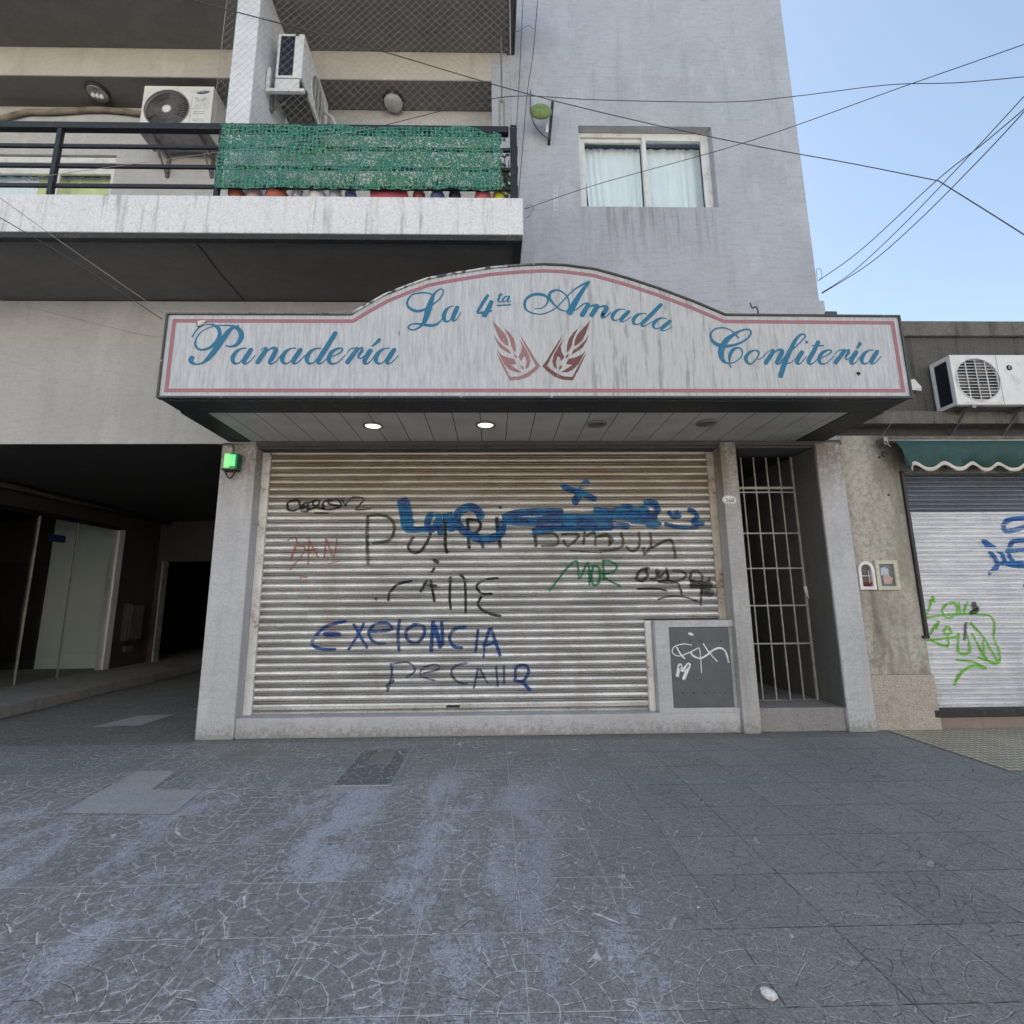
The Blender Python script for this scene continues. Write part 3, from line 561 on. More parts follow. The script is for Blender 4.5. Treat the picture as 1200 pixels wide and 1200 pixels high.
T([(26, (470,770),(400,790),(365,860),(420,885),(470,830),(450,780),(490,770)), (24, (550,770),(550,860),(490,870)), (22, (580,780),(580,850),(650,790),(660,880),(640,760)), (24, (700,790),(800,800),(820,850),(700,900),(560,890)),
   (24, (990,860),(940,795),(880,810),(870,870),(950,900),(990,860)), (22, (1050,850),(1020,900),(860,890)), (18, (370,960),(560,960),(650,980)), (18, (560,900),(640,880),(750,910),(790,1020)), (16, (560,1060),(680,1030),(820,1040),(940,1080)), (20, (970,920),(965,1120)),
   (60, (860,930),(960,920),(1080,930)), (70, (960,990),(1090,1000))], G4, 'brown', 'dark brown looped tag over a faded patch')
T([(13, (640,195),(560,215),(515,260),(505,310)), (19, (755,75),(790,95)), (13, (768,120),(735,170),(685,260)), (17, (700,215),(780,225)), (14, (740,170),(765,315)), (14, (855,170),(850,290),(858,360)), (14, (905,160),(935,200),(940,380)),
   (13, (1125,178),(1050,190),(1000,225),(1030,265),(1090,268)), (14, (1030,280),(1010,330),(1060,375),(1140,393)), (9, (430,290),(440,305))], G5, 'black', 'black letters CAllE')
T([(17, (270,420),(170,445),(110,490),(70,550)), (26, (140,495),(240,495)), (15, (70,550),(120,575),(215,580)), (15, (310,435),(350,510),(390,575)), (15, (370,430),(335,500),(280,585)), (15, (400,480),(520,470),(500,435),(430,440),(395,490),(430,540),(495,550)),
   (17, (570,410),(560,500),(568,595)), (17, (660,440),(610,470),(610,520),(660,545),(705,500),(700,450),(640,440)), (20, (758,415),(745,600)), (22, (765,440),(800,575)), (17, (805,420),(812,560)), (17, (945,455),(880,465),(850,510),(870,560),(925,572)),
   (15, (1010,465),(995,600)), (17, (1075,460),(1040,570)), (17, (1080,455),(1105,530),(1135,620)), (12, (1050,560),(1100,540)), (10, (1045,570),(1040,630))], G5, 'ink', 'blue words EXELONCIA')
T([(13, (520,655),(525,720),(500,820)), (17, (490,790),(540,750)), (9, (530,660),(620,655),(655,700),(600,740)), (9, (700,715),(790,690),(770,665),(700,685),(690,730),(770,755)), (12, (950,655),(880,675),(860,720),(900,765),(950,775)), (12, (1010,680),(985,800)), (12, (1020,690),(1065,775)),
   (9, (990,740),(1050,735)), (12, (1110,670),(1120,790)), (12, (1155,665),(1155,780))], G5, 'fade', 'faded blue words DE CAllE')
T([(12, (160,1000),(165,950),(205,945),(215,975),(190,1010),(150,1005)), (13, (185,1008),(225,1052))], G8, 'ink', 'blue letter e')
yC = lambda z: .028
tagmark([(10, (455,345),(380,335),(300,360),(285,410),(340,440),(430,410),(500,375),(520,375),(530,440),(540,590)), (14, (320,360),(360,430),(395,465)), (18, (440,400),(470,440),(530,460),(590,430),(640,390),(700,370),(750,400),(780,500)), (13, (555,330),(600,400),(680,490)),
         (34, (325,625),(350,520),(372,565),(430,515),(380,650)), (24, (425,240),(468,255))], G6, 'white', gdoor, yC, .028, 'white sprayed tag')

# ---- gate, step and hall
GY = .42
m = MB(); m.box(2.695, 3.6, .02, .8, 0, .235); st_ = m.build('door_step', M['step'], B, bevel=.015)
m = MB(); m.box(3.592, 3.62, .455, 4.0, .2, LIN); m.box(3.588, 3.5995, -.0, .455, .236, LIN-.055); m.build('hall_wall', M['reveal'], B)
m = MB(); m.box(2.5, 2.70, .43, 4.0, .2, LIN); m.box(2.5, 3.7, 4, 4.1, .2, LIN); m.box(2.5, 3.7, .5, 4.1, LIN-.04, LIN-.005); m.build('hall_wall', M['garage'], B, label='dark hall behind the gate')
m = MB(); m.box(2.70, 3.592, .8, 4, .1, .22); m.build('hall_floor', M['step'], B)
m = MB(); m.box(2.74, 2.78, .9, 1.7, .24, 2.3); m.build('inner_door', M['gate'], B, label='pale green inner door standing open')
gm = MB(); gz0 = aY(940, 821, GY).z; gzt = aY(890, 529, GY).z; zz1 = aY(890, 572, GY).z; zz2 = aY(890, 577, GY).z
for z_, w_ in [(gz0, .025), (gzt, .02), (zz1, .028), (zz2, .016), (aY(900, 625, GY).z, .016), (aY(905, 666, GY).z, .016), (aY(915, 709.5, GY).z, .016), (aY(920, 754, GY).z, .016)]: gm.bar((2.70, GY, z_), (3.585, GY, z_), w_)
gm.bar((3.585, GY, gz0-.01), (3.585, GY, gzt+.01), .02)
gate = gm.build('gate', M['gate'], B, label='barred steel entrance gate')
for k in range(6):
    X = 3.575-.152*k; b_ = MB(); b_.bar((X, GY-.004, gz0), (X, GY-.004, gzt), .013 if k else .02); b_.build('gate_bar', M['gate'], gate)
m = MB(); p_ = aY(945, 693, GY-.03); m.add([p_+Vector((-.03, 0, .05)), p_+Vector((.01, 0, .06)), p_+Vector((.03, .005, -.05)), p_+Vector((.015, -.01, -.09)), p_+Vector((-.01, -.01, -.04))], [(0, 1, 2, 3, 4)])
m.build('paper_scrap', M['whitep'], label='torn white paper stuck in the bars of the entrance gate', cat='paper')
m = MB(); m.box(2.70, 3.59, GY-.03, GY+.05, gzt+.015, LIN-.05); m.build('gate_head', M['blacktrim'], B)

# ---- car passage (garage)
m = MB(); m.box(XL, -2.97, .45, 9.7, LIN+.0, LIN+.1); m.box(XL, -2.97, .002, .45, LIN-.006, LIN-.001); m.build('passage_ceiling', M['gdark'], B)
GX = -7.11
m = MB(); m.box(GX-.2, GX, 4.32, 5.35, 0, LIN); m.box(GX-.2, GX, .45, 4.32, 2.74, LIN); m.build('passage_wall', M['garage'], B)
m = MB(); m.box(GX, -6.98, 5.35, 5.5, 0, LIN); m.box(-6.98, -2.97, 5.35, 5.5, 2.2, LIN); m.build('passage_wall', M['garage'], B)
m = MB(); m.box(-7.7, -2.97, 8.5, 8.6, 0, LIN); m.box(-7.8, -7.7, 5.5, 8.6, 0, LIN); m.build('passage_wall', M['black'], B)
m = MB(); m.box(-6.99, -6.96, 5.33, 5.50, .12, 2.2); m.build('door_frame', M['gate'], B)
m = MB(); m.box(-12.5, -5.85, .6, 8.5, 0, .15); m.build('passage_kerb', M['step'], B, bevel=.015)
m = MB(); m.box(GX-.12, GX+.03, 4.17, 4.32, .15, 2.72); m.build('stone_jamb', M['fascia'], B, bevel=.008)
GL = MB(); GL.box(GX-.012, GX, .5, 2.55, .16, 2.72); GL.box(GX+.0, GX+.012, 2.50, 3.25, .16, 2.72); GL.box(GX-.012, GX, 3.25, 4.17, .16, 2.72)
gl = GL.build('glass_shopfront', M['gglass'], B)
m = MB()
for y_ in (2.52, 3.25): m.box(GX-.014, GX+.014, y_-.006, y_+.006, .16, 2.72)
m.build('glass_edge', M['gate'], gl)
m = MB(); m.box(GX-.04, GX+.06, .5, 4.17, 2.70, 2.76); m.build('head_track', M['black'], gl)
m = MB(); q = aX(68, 631, GX+.03); m.box(GX+.013, GX+.015, q.y-.16, q.y+.16, q.z-.06, q.z+.06); m.build('sticker', paint('navy_sticker', (.02, .03, .10), .4), gl)
m = MB(); m.box(-8.55, GX-.2, 4.45, 4.6, .15, LIN); m.build('lobby_wall', paint('pale_lobby_wall', (.88, .93, .89), .7, 0, .05, damt=0), B)
m = MB(); m.box(-10.3, GX-.2, .5, .6, .15, LIN); m.box(-12, -8.551, 4.40, 4.6, .15, LIN); m.box(-10.4, -10.3, .6, 4.4, .15, LIN); m.build('lobby_wall', M['gdark'], B)
m = MB(); m.tube([(-6.9, .6, LIN-.06), (-6.9, 5.3, LIN-.06)], .04, 8); m.build('ceiling_pipe', M['garage'], B)
m = MB(); m.box(-9.2, -7.9, 1.6, 2.9, .15, 1.05); m.build('lobby_counter', M['room'], B, bevel=.02)
m = MB(); m.box(GX, GX+.12, 4.54, 4.95, .62, 1.33); mbx = m.build('meter_box', M['garage'], B, bevel=.01)
m = MB(); m.box(GX+.12, GX+.135, 4.57, 4.92, .65, 1.30); m.build('box_door', M['reveal'], mbx, bevel=.004)
m = MB(); m.box(GX, GX+.03, 4.66, 4.75, .42, .52); m.build('socket', M['reveal'], B); m = MB(); m.box(GX, GX+.03, 4.80, 4.89, .42, .52); m.build('socket', M['reveal'], B)

# ---- windows
def curtain(m, x0, x1, z0, z1, y, amp=.03, n=90, seed=0, flare=0):
    rnd = random.Random(seed); ph = [rnd.uniform(0, 6) for _ in range(4)]; vs = []; fs = []
    rows = [0, .25, .5, .75, 1]
    for r in rows:
        for i in range(n+1):
            u = i/n; x = x0+(x1-x0)*u; f = sin(u*46+ph[0]+sin(u*9+ph[1])*2)*.6+sin(u*23+ph[2])*.4
            vs.append((x+flare*r*(1-u), y+amp*f*(.55+.45*r), z1+(z0-z1)*r))
    for j in range(len(rows)-1):
        for i in range(n): a = j*(n+1)+i; fs.append((a, a+1, a+n+2, a+n+1))
    m.add(vs, fs, True)
m = MB(); f0, f1 = WX0+.02, WX1-.002; wy = .13
m.box(WX0, f1, wy-.03, wy+.06, WZ1-.06, WZ1-.002); m.box(WX0, WX0+.05, wy-.03, wy+.06, WZ0, WZ1-.06); m.box(f1-.055, f1, wy-.03, wy+.06, WZ0, WZ1-.06); m.box(WX0, f1, wy-.03, wy+.06, WZ0, WZ0+.035)
win = m.build('window', M['alu'], B, bevel=.004)
xm = aY(755, 200, wy).x
def sash(x0, x1, z0, z1, y, nm='sash', par=win, w_=.05):
    s_ = MB(); s_.box(x0, x1, y, y+.03, z1-w_, z1); s_.box(x0, x1, y, y+.03, z0, z0+w_*.8); s_.box(x0, x0+w_, y, y+.03, z0+w_*.8, z1-w_); s_.box(x1-w_, x1, y, y+.03, z0+w_*.8, z1-w_)
    o = s_.build(nm, M['alu'], par, bevel=.003)
    return x0+w_, x1-w_, z0+w_*.8, z1-w_
for (a, b_, y_) in ((WX0+.05, xm+.03, wy-.0), (xm-.02, f1-.055, wy-.035)):
    X0, X1, Z0, Z1 = sash(a, b_, WZ0+.035, WZ1-.06, y_)
    p_ = MB(); p_.box(X0, X1, y_+.012, y_+.018, Z0, Z1); p_.build('pane', M['glass'], win)
m = MB(); curtain(m, WX0+.10, xm+.0, WZ0, WZ1-.06, .27, .02, seed=1, flare=.06); curtain(m, xm+.03, WX1-.05, WZ0, WZ1-.06, .27, .02, seed=4); m.build('curtain', M['curtain'], win)
m = MB(); m.box(WX0-.2, WX1+.2, 2.2, 2.3, WZ0-1, WZ1+1); m.box(WX0-.3, WX0-.2, .31, 2.2, WZ0-1, WZ1+.5); m.box(WX1+.2, WX1+.3, .31, 2.2, WZ0-1, WZ1+.5); m.box(WX0-.2, WX1+.2, .31, 2.2, WZ1+.3, WZ1+.4); m.box(WX0-.2, WX1+.2, .31, 2.2, WZ0-.9, WZ0-.8); m.build('window_room', M['room'], win)
# balcony window at the left
bz1 = aY(60, 181, .41).z; bx1 = aY(134, 200, .41).x; bx0 = -7.9
m = MB(); m.box(-8, bx1-.001, .41, .6, bz1, BB-.0); m.box(bx1, -4.901, .411, .6, FT-.3, BB); m.build('recess_wall', M['creamw'], B)
m = MB(); m.box(bx0, bx1, .44, .52, bz1-.09, bz1-.01); m.box(bx0, bx1, .46, .54, bz1-.2, bz1-.1); m.box(bx1-.04, bx1, .44, .54, FT-.2, bz1-.2); bw = m.build('window', M['alu'], B, bevel=.003)
xs_ = aY(66, 210, .47).x; xt = aY(0, 210, .47).x
for a, b_ in ((xt-.5, xs_), (xs_, bx1-.04)):
    X0, X1, Z0, Z1 = sash(a, b_, FT-.2, bz1-.2, .46, 'sash', bw, .04)
    p_ = MB(); p_.box(X0, X1, .472, .478, Z0, Z1); p_.build('pane', M['glass'], bw)
m = MB(); curtain(m, xt-.5, xs_-.35, FT-.2, bz1-.16, .60, .02, seed=5); m.build('curtain', M['curtain'], bw)
m = MB(); curtain(m, xs_-.35, bx1+.1, FT-.2, bz1-.16, .60, .02, seed=9); m.build('curtain', M['curtainy'], bw, label='yellow green curtain')
m = MB(); m.box(-8.3, bx1+.3, 2.4, 2.5, FT-.3, BB); m.box(bx1+.3, bx1+.4, .61, 2.4, FT-.3, BB); m.build('window_room', M['room'], bw)

# ---- railing
RY = -1.0
m = MB(); zt_ = aY(300, 151.5, RY).z
m.box(-14, .17, RY-.035, RY+.035, zt_-.036, zt_+.036)
rl = m.build('balcony_railing', M['rail'], B, bevel=.01)
for y_ in (173.5, 196.5, 219.5):
    z_ = aY(300, y_, RY).z; m = MB(); m.box(-14, .19, RY-.012, RY+.012, z_-.017, z_+.017); m.build('rail_bar', M['rail'], rl)
for xp in (64, 257):
    X = aY(xp, 190, RY-.02).x; m = MB(); m.box(X-.022, X+.022, RY-.03, RY+.012, FT, zt_-.04); m.build('rail_post', M['rail'], rl)
for X in (-6.6, -8.5): m = MB(); m.box(X-.022, X+.022, RY-.03, RY+.012, FT, zt_-.04); m.build('rail_post', M['rail'], rl)
m = MB(); X = aY(602, 190, RY).x; m.box(X-.035, X+.035, RY-.02, RY+.02, FT, zt_+.03); m.tube([(X-.03, RY, zt_+.03), (X-.02, RY, zt_+.07), (X+.02, RY, zt_+.07), (X+.03, RY, zt_+.03)], .012); m.build('rail_post', M['rail'], rl, label='wide end post with a loop on top')
for z_ in (aY(600, 173.5, RY).z, aY(600, 196.5, RY).z, aY(600, 219.5, RY).z): m = MB(); m.box(.22, .26, RY, -.003, z_-.02, z_+.02); m.build('rail_bar', M['rail'], rl)

# ---- plain unseen houses added across the street, behind the camera; sunlit, they light this shaded side
oy = -15.0
for i, (x0, x1, h, c) in enumerate([(-34, -19, 8.5, (.52, .49, .44)), (-19, -6, 10.5, (.58, .55, .50)), (-6, 7, 8.0, (.60, .58, .55)), (7, 19, 11, (.50, .47, .44)), (19, 34, 8.5, (.57, .53, .47))]):
    h_ = thing('street_house', ((x0+x1)/2, oy, 0), ['beige', 'cream', 'white', 'grey', 'sand'][i]+' painted house across the street', 'house', 'houses across the street')
    wm = paint('house_paint', c, .9); wv = MB(); nx = int((x1-x0)/3.2); step_ = (x1-x0)/nx; nz_ = int(h/3)
    wv.box(x0, x1, oy-9, oy-.25, 0, h)
    for k in range(nz_):
        z0 = k*3.0; wv.box(x0, x1, oy-.25, oy, z0+2.3, z0+3.0 if k < nz_-1 else h)
        if k: wv.box(x0, x1, oy-.25, oy, z0, z0+.9)
        for j in range(nx+1):
            xa = max(x0, x0+j*step_-.9); xb = min(x1, x0+j*step_+.9); wv.box(xa, xb, oy-.25, oy, z0+(.9 if k else 0), z0+2.3)
    wv.build('wall', wm, h_)
    for k in range(nz_):
        for j in range(nx):
            xa = x0+j*step_+.9; xb = x0+(j+1)*step_-.9; f = MB(); f.box(xa, xb, oy-.249, oy-.2, k*3.0+(.9 if k else 0), k*3.0+2.3); f.build('window' if k else 'door', M['room'] if (j+k) % 3 else M['alu'], h_)

# ================================================================== NEIGHBOUR SHOP
NP = .05
NBD = thing('low_shop_building', (8, NP, 0), 'low soot stained concrete shop with white shutter and green awning, right of the block', 'building')
c0 = 3.888
shx0 = aY(1059, 570, NP+.12).x
m = MB(); m.box(c0, 4.585, NP, .4, 0.545, 3.16); m.build('pilaster', M['tan'], NBD, bevel=.008)
m = MB(); m.box(c0, 4.60, NP-.015, .4, 0, .545); m.build('granite_base', M['granite'], NBD, bevel=.008)
m = MB(); m.box(3.3, 20, NP+.02, 8, 3.42, 4.38); m.build('parapet', M['concrete'], NBD)
m = MB(); m.box(3.88, 20, NP-.03, .4, 4.38, 4.57); m.build('coping', M['ledge'], NBD, bevel=.012)
m = MB(); m.box(3.885, 20, NP-.09, .4, 3.27, 3.42); m.build('ledge', M['ledge'], NBD, bevel=.012)
m = MB(); m.box(3.885, 20, NP+.05, .4, 3.16, 3.27); m.build('recess_band', M['blacktrim'], NBD)
m = MB(); m.box(4.585, 20, NP+.02, .4, 2.72, 3.16); m.build('lintel', M['tan'], NBD)
m = MB(); m.box(4.56, 20, NP+.0, .5, 0, .12); m.build('shop_sill', M['brownbase'], NBD, bevel=.006)
m = MB(); m.box(4.545, 20, NP-.02, .4, .12, .19); m.build('black_sill', M['blacktrim'], NBD, bevel=.006)
m = MB(); m.box(8.8, 9.3, NP, .4, 0.19, 3.16); m.box(9.3, 20, NP+.1, .4, .19, 2.72); m.build('wall', M['tan'], NBD)
m = MB(); NSY = NP+.12; P2, D2 = .0525, .012; zsp = aY(1120, 600, NSY).z
m = MB(); shutter_mesh(m, 4.585, 8.8, .19, zsp, P2, D2, NSY); NSH = m.build('roller_shutter', M['shut2'], NBD)
m = MB(); shutter_mesh(m, 4.585, 8.8, zsp, 2.72, P2, D2, NSY); m.build('roller_shutter', M['shut3'], NBD, label='bare unpainted top slats')
ga = aY(1058, 560, NP-.02); gb_ = aY(1076, 745, NP-.02)
m = MB(); m.box(4.565, 4.60, NP-.03, NP+.03, gb_.z, 2.74); m.box(4.54, 4.6, NP-.035, NP, gb_.z-.03, gb_.z); m.build('awning_arm', M['rail'], NBD, bevel=.004)
yN = lambda z: NSY+prof(z, P2, 0, D2)-.002
N = lambda st, mt, lb: tagmark(st, G7, mt, NSH, yN, NSY-.006, lb)
N([(24, (720,75),(645,80),(560,90),(530,130),(560,150),(645,130),(720,130)), (24, (420,195),(460,260),(500,330),(450,385)), (22, (425,200),(520,270),(560,330),(720,340)), (22, (720,200),(645,200),(580,210),(560,270),(590,320)), (20, (490,325),(645,320)), (20, (540,260),(645,250),(720,240))], 'cobalt', 'thick cobalt blue tag')
N([(8, (100,625),(130,570),(150,505),(160,540)), (8, (100,620),(250,600),(400,600)), (8, (230,540),(200,580),(230,620),(280,590),(270,540),(235,540)), (8, (290,530),(300,600)), (8, (340,530),(320,600),(400,560)), (8, (115,740),(180,640),(165,680)), (8, (120,740),(300,720)), (8, (230,660),(210,700),(250,700),(235,660)),
   (8, (225,700),(230,770),(140,740)), (9, (290,700),(290,800),(350,800),(330,700)), (8, (350,640),(420,720),(500,860),(440,840),(360,700)), (8, (400,600),(460,610),(485,660),(480,730),(510,800),(500,860),(390,830)), (8, (420,740),(430,830)), (8, (275,845),(360,855),(440,890)), (10, (440,890),(360,880),(300,920),(265,985))], 'lime', 'lime green looping tag')
N([(30, (370,530),(380,580)), (14, (330,640),(320,740)), (20, (350,600),(400,570))], 'brown', 'brown smudge')
N([(20, (650,430),(655,470))], 'black', 'black blob')

# ================================================================== SHOP SIGN CANOPY
SF = -1.19; sL, sR, sB, sT = -2.9, 3.725, 3.085, 3.885
SG = thing('shop_sign', (0.4, SF, sB), 'long arched bakery canopy sign with blue script lettering and pink border', 'sign')
arch_px = [(411,367.5),(425,359),(450,345),(475,335),(500,326),(525,321),(550,317),(575,313),(612,310),(637,309),(662,310),(697,314.5),(735,325),(773,337.5),(812,352),(850,368)]
arch = [(aY(x, y, SF).x, aY(x, y, SF).z) for x, y in arch_px]
out = [(sL, sB), (sR, sB), (sR, sT)]+[(x, max(z, sT)) for x, z in arch[::-1]]+[(sL, sT)]
def inset(poly, d):
    n = len(poly); res = []
    for i in range(n):
        p0 = Vector(poly[i-1]); p1 = Vector(poly[i]); p2 = Vector(poly[(i+1) % n])
        a = (p1-p0).normalized(); b_ = (p2-p1).normalized(); na = Vector((-a.y, a.x)); nb = Vector((-b_.y, b_.x)); k = (na+nb); k /= max(.3, k.dot(na)); res.append(tuple(p1+k*d))
    return res
def ring(m, a, b_, y0, y1):
    n = len(a)
    vs = [(p[0], y0, p[1]) for p in a]+[(p[0], y0, p[1]) for p in b_]+[(p[0], y1, p[1]) for p in a]+[(p[0], y1, p[1]) for p in b_]; fs = []
    for i in range(n):
        j = (i+1) % n; fs += [(i, j, n+j, n+i), (i, 2*n+i, 2*n+j, j), (n+i, n+j, 3*n+j, 3*n+i), (2*n+i, 3*n+i, 3*n+j, 2*n+j)]
    m.add(vs, fs)
m = MB(); i1 = inset(out, .016); m.prism(i1, SF+.004, SF+.03); m.build('sign_panel', M['sign'], SG)
m = MB(); ring(m, out, i1, SF-.012, SF+.04)
ftrim = NB('worn_black_edge'); nn = ftrim.noise(14, 5, .7); xx = ftrim.n('SeparateXYZ'); ftrim.put(xx.inputs[0], ftrim.co()); lz = ftrim.m_('MULTIPLY', ftrim.ramp(xx.outputs[2], .78, .84), ftrim.ramp(xx.outputs[0], .0, -.5))
M['edge'] = ftrim.fin(ftrim.mix(ftrim.m_('MAXIMUM', ftrim.ramp(nn, .62, .68, 0, .6), ftrim.m_('MULTIPLY', lz, ftrim.ramp(nn, .44, .5))), (.05, .055, .055), (.55, .55, .55)), .5, 0, ftrim.bump(nn, .3, .004))
m.build('sign_frame', M['edge'], SG)
m = MB(); i2 = inset(out, .055); i3 = inset(out, .088); ring(m, i2, i3, SF+.001, SF+.0045); m.build('border_stripe', M['pink'], SG)
# box body behind the face
m = MB(); body = [(sL+.02, sB+.004), (sR-.02, sB+.004), (sR-.02, sT-.01), (sL+.02, sT-.01)]
m.box(sL+.01, sL+.03, SF+.04, -.015, sB+.002, sT-.01); m.box(sR-.03, sR-.01, SF+.04, -.015, sB+.002, sT-.01); m.box(sL+.03, sR-.03, SF+.04, -.015, sT-.05, sT-.03); m.build('sign_housing', M['blacktrim'], SG)
fi = aZ(600, 482.5, sB).y
m = MB(); m.box(sL+.03, sR-.03, SF+.04, fi, sB-.012, sB+.02)
m.box(sL+.005, sL+.25, fi, -.015, sB-.012, sB+.02); m.box(sR-.34, sR-.005, fi, -.015, sB-.012, sB+.02); m.build('canopy_frame', M['blacktrim'], SG, bevel=.004)
m = MB(); m.box(sL+.25, sR-.34, fi, -.015, sB-.004, sB+.012); m.build('soffit_boards', M['boards'], SG)
for i, (x, y) in enumerate([(437, 499), (569, 498), (699, 497), (828, 496)]):
    P = aZ(x, y, sB-.01); m = MB(); m.lathe((P.x, P.y, sB-.004), [(.10, 0), (.103, -.014), (.085, -.018), (.080, -.004)], 24)
    r_ = m.build('downlight', M['chrome'], SG, label='lit round downlight' if i < 2 else 'unlit round downlight')
    m = MB(); m.lathe((P.x, P.y, sB-.006), [(.079, 0), (.076, -.006), (.04, -.012)], 20); m.build('bulb', M['lit'] if i < 2 else M['lensd'], r_)
# ---- lettering
LET = MB(); LET.uv = []
def newword(wd):
    global LET
    LET.build('lettering', M['blue'], SG, label='blue script word '+wd); LET = MB(); LET.uv = []
cnt = [0]
def stroke(pts, fn):
    q = []
    for p in pts:
        x, y, w_ = fn(*p); w_ *= 1.12; P = aY(x, y, SF); sc = (P-CAM).dot(fw)/F_PX; q.append((P.x, P.z, w_*sc))
    cnt[0] += 1; ribbon(LET, q, lambda z: SF+.0035, .0012+.0001*(cnt[0] % 12), across=.02, step=.008, lift=.0009)
def cr(x0, y0, s, ws=1.06): return lambda x, y, w_: (x0+x/s, y0+y/s, w_/s*ws)
def gl_(ox, oy, sc, rot=0, wx=1):
    c_, s_ = cos(radians(rot)), sin(radians(rot))
    return lambda x, y, w_: (ox+(x*wx*c_-y*s_)*sc, oy+(x*wx*s_+y*c_)*sc, w_*sc*1.04)
GLY = {
 'a': [[(170,-168,14),(120,-168,14),(62,-138,32),(20,-78,44),(20,-25,34),(50,-3,22),(95,-18,12),(145,-78,12),(185,-140,14),(200,-168,14)], [(228,-170,34),(185,-108,48),(142,-40,45),(142,-8,30),(175,-8,14),(225,-50,11),(262,-96,10)]],
 'n': [[(60,-140,10),(95,-170,12),(125,-170,26),(100,-118,45),(20,2,45)], [(30,-25,10),(100,-108,12),(170,-163,18),(215,-170,36),(230,-148,44),(190,-68,46),(160,-18,34),(185,0,18),(240,-38,11),(285,-96,10)]],
 'd': [[(170,-168,14),(120,-168,14),(62,-138,32),(20,-78,44),(20,-25,34),(50,-3,22),(95,-18,12),(145,-78,12),(185,-140,14),(200,-168,14)], [(335,-350,44),(228,-175,48),(180,-100,48),(142,-40,45),(142,-8,30),(175,-8,14),(225,-50,11),(265,-96,10)]],
 'e': [[(16,-72,12),(92,-99,12),(145,-137,18),(150,-164,18),(113,-168,20),(48,-137,34),(11,-78,42),(11,-24,34),(48,0,20),(113,-24,11),(188,-99,10)]],
 'r': [[(20,-110,10),(60,-160,12),(118,-170,18),(140,-165,36),(100,-110,44),(16,0,46)], [(32,-24,10),(118,-120,12),(165,-165,20),(205,-165,38)], [(200,-155,34),(155,-95,26),(150,-65,18),(175,-58,12),(225,-100,10),(262,-145,10)]],
 'i': [[(86,-162,44),(43,-99,48),(11,-34,45),(22,-2,28),(65,-18,12),(130,-99,10)]],
 'o': [[(129,-168,14),(67,-144,30),(20,-88,42),(26,-31,34),(67,0,20),(124,-36,14),(170,-108,16),(165,-155,20),(129,-168,16)], [(155,-57,12),(190,-62,12),(242,-108,10),(280,-150,12)]]}
def put(ch, ox, oy, sc, rot=0, wx=1):
    for st in GLY[ch]: stroke(st, gl_(ox, oy, sc, rot, wx))
A_ = cr(215, 365, 9.231); B_ = cr(335, 365, 8.571); C_ = cr(465, 320, 8); D_ = cr(605, 320, 6.316); E_ = cr(825, 375, 10); F_ = cr(925, 375, 10)
stroke([(118,505,30),(90,500,52),(78,530,44),(105,562,26),(160,568,16),(220,545,28),(290,480,50),(360,390,55),(430,290,55),(500,200,40),(560,165,20),(605,150,14)], A_)
stroke([(90,280,16),(120,225,14),(170,170,12),(250,140,12),(320,145,22),(375,180,34),(390,240,36),(365,310,36),(300,380,30),(220,412,22),(160,405,20),(128,360,22),(135,300,16),(180,230,12),(260,180,11),(350,155,12),(440,148,14),(520,155,20),(590,185,40),(625,250,48),(605,320,42),(560,365,28),(500,378,18),(455,365,14)], A_)
k1 = 1/9.231
for ch, x in (('a', 270.8), ('n', 298.4), ('a', 328.8), ('d', 357.7), ('e', 384.6), ('r', 403.8), ('i', 426), ('a', 438.6)): put(ch, x, 426.3, k1)
stroke([(950,272,36),(910,312,27),(862,352,14)], B_); newword('Panader\u00eda')
k3 = .0971
stroke([(412,218,18),(385,185,18),(340,135,14),(270,98,14),(200,88,14),(130,105,16),(85,150,18),(80,200,24),(110,255,36),(180,295,40),(260,305,34),(340,295,28),(430,265,22),(510,215,18),(550,160,18),(540,120,18),(490,108,18),(420,130,22),(340,175,36),(260,240,54),(210,330,62),(200,410,56),(225,475,36),(280,505,18),(340,500,14),(410,460,12),(450,400,14),(440,345,16),(395,325,20),(340,350,34),(305,410,34),(298,470,20),(305,530,16),(325,560,14)], E_)
put('o', 825+47.5, 426.5, k3); put('n', 825+69.5, 426.5, k3)
stroke([(880,510,10),(950,430,12),(1020,360,14),(1090,300,14),(1150,240,14),(1190,190,16),(1165,165,20),(1120,180,26),(1070,240,34),(1020,340,44),(960,470,50),(890,675,50)], E_)
stroke([(975,512,14),(1040,485,10),(1090,430,10)], E_)
put('i', 933, 426.5, k3); stroke([(188,262,34),(205,258,38),(222,262,30)], F_)
stroke([(348,240,40),(290,360,44),(230,470,44),(235,508,28),(270,510,14),(345,445,10)], F_); stroke([(262,300,14),(410,300,14)], F_)
put('e', 925+34.5, 426.5, k3); put('r', 925+51.5, 426.5, k3); put('i', 925+71.5, 426.5, k3); stroke([(838,262,44),(815,300,30),(790,335,16)], F_); put('a', 925+83.5, 426.5, k3, 0, .95); newword('Confiter\u00eda')
stroke([(335,200,12),(280,185,14),(210,185,16),(140,205,14),(100,260,18),(105,310,20),(150,345,24),(210,355,24),(280,330,20),(350,285,14),(410,230,12),(438,175,12),(420,148,12),(385,160,14),(345,205,24),(315,280,44),(290,360,50),(265,440,40),(240,480,26),(200,515,16),(150,532,14),(112,520,14),(115,492,14),(165,475,14),(230,478,20),(300,490,26),(360,485,24),(410,450,12),(440,410,10)], C_)
put('a', 465+435/8, 320+460/8, .103, -6, .82); newword('La')
stroke([(858,200,26),(800,290,28),(750,372,20)], C_); stroke([(750,374,20),(830,366,20),(895,350,14)], C_); stroke([(893,255,36),(860,330,40),(812,410,42)], C_)
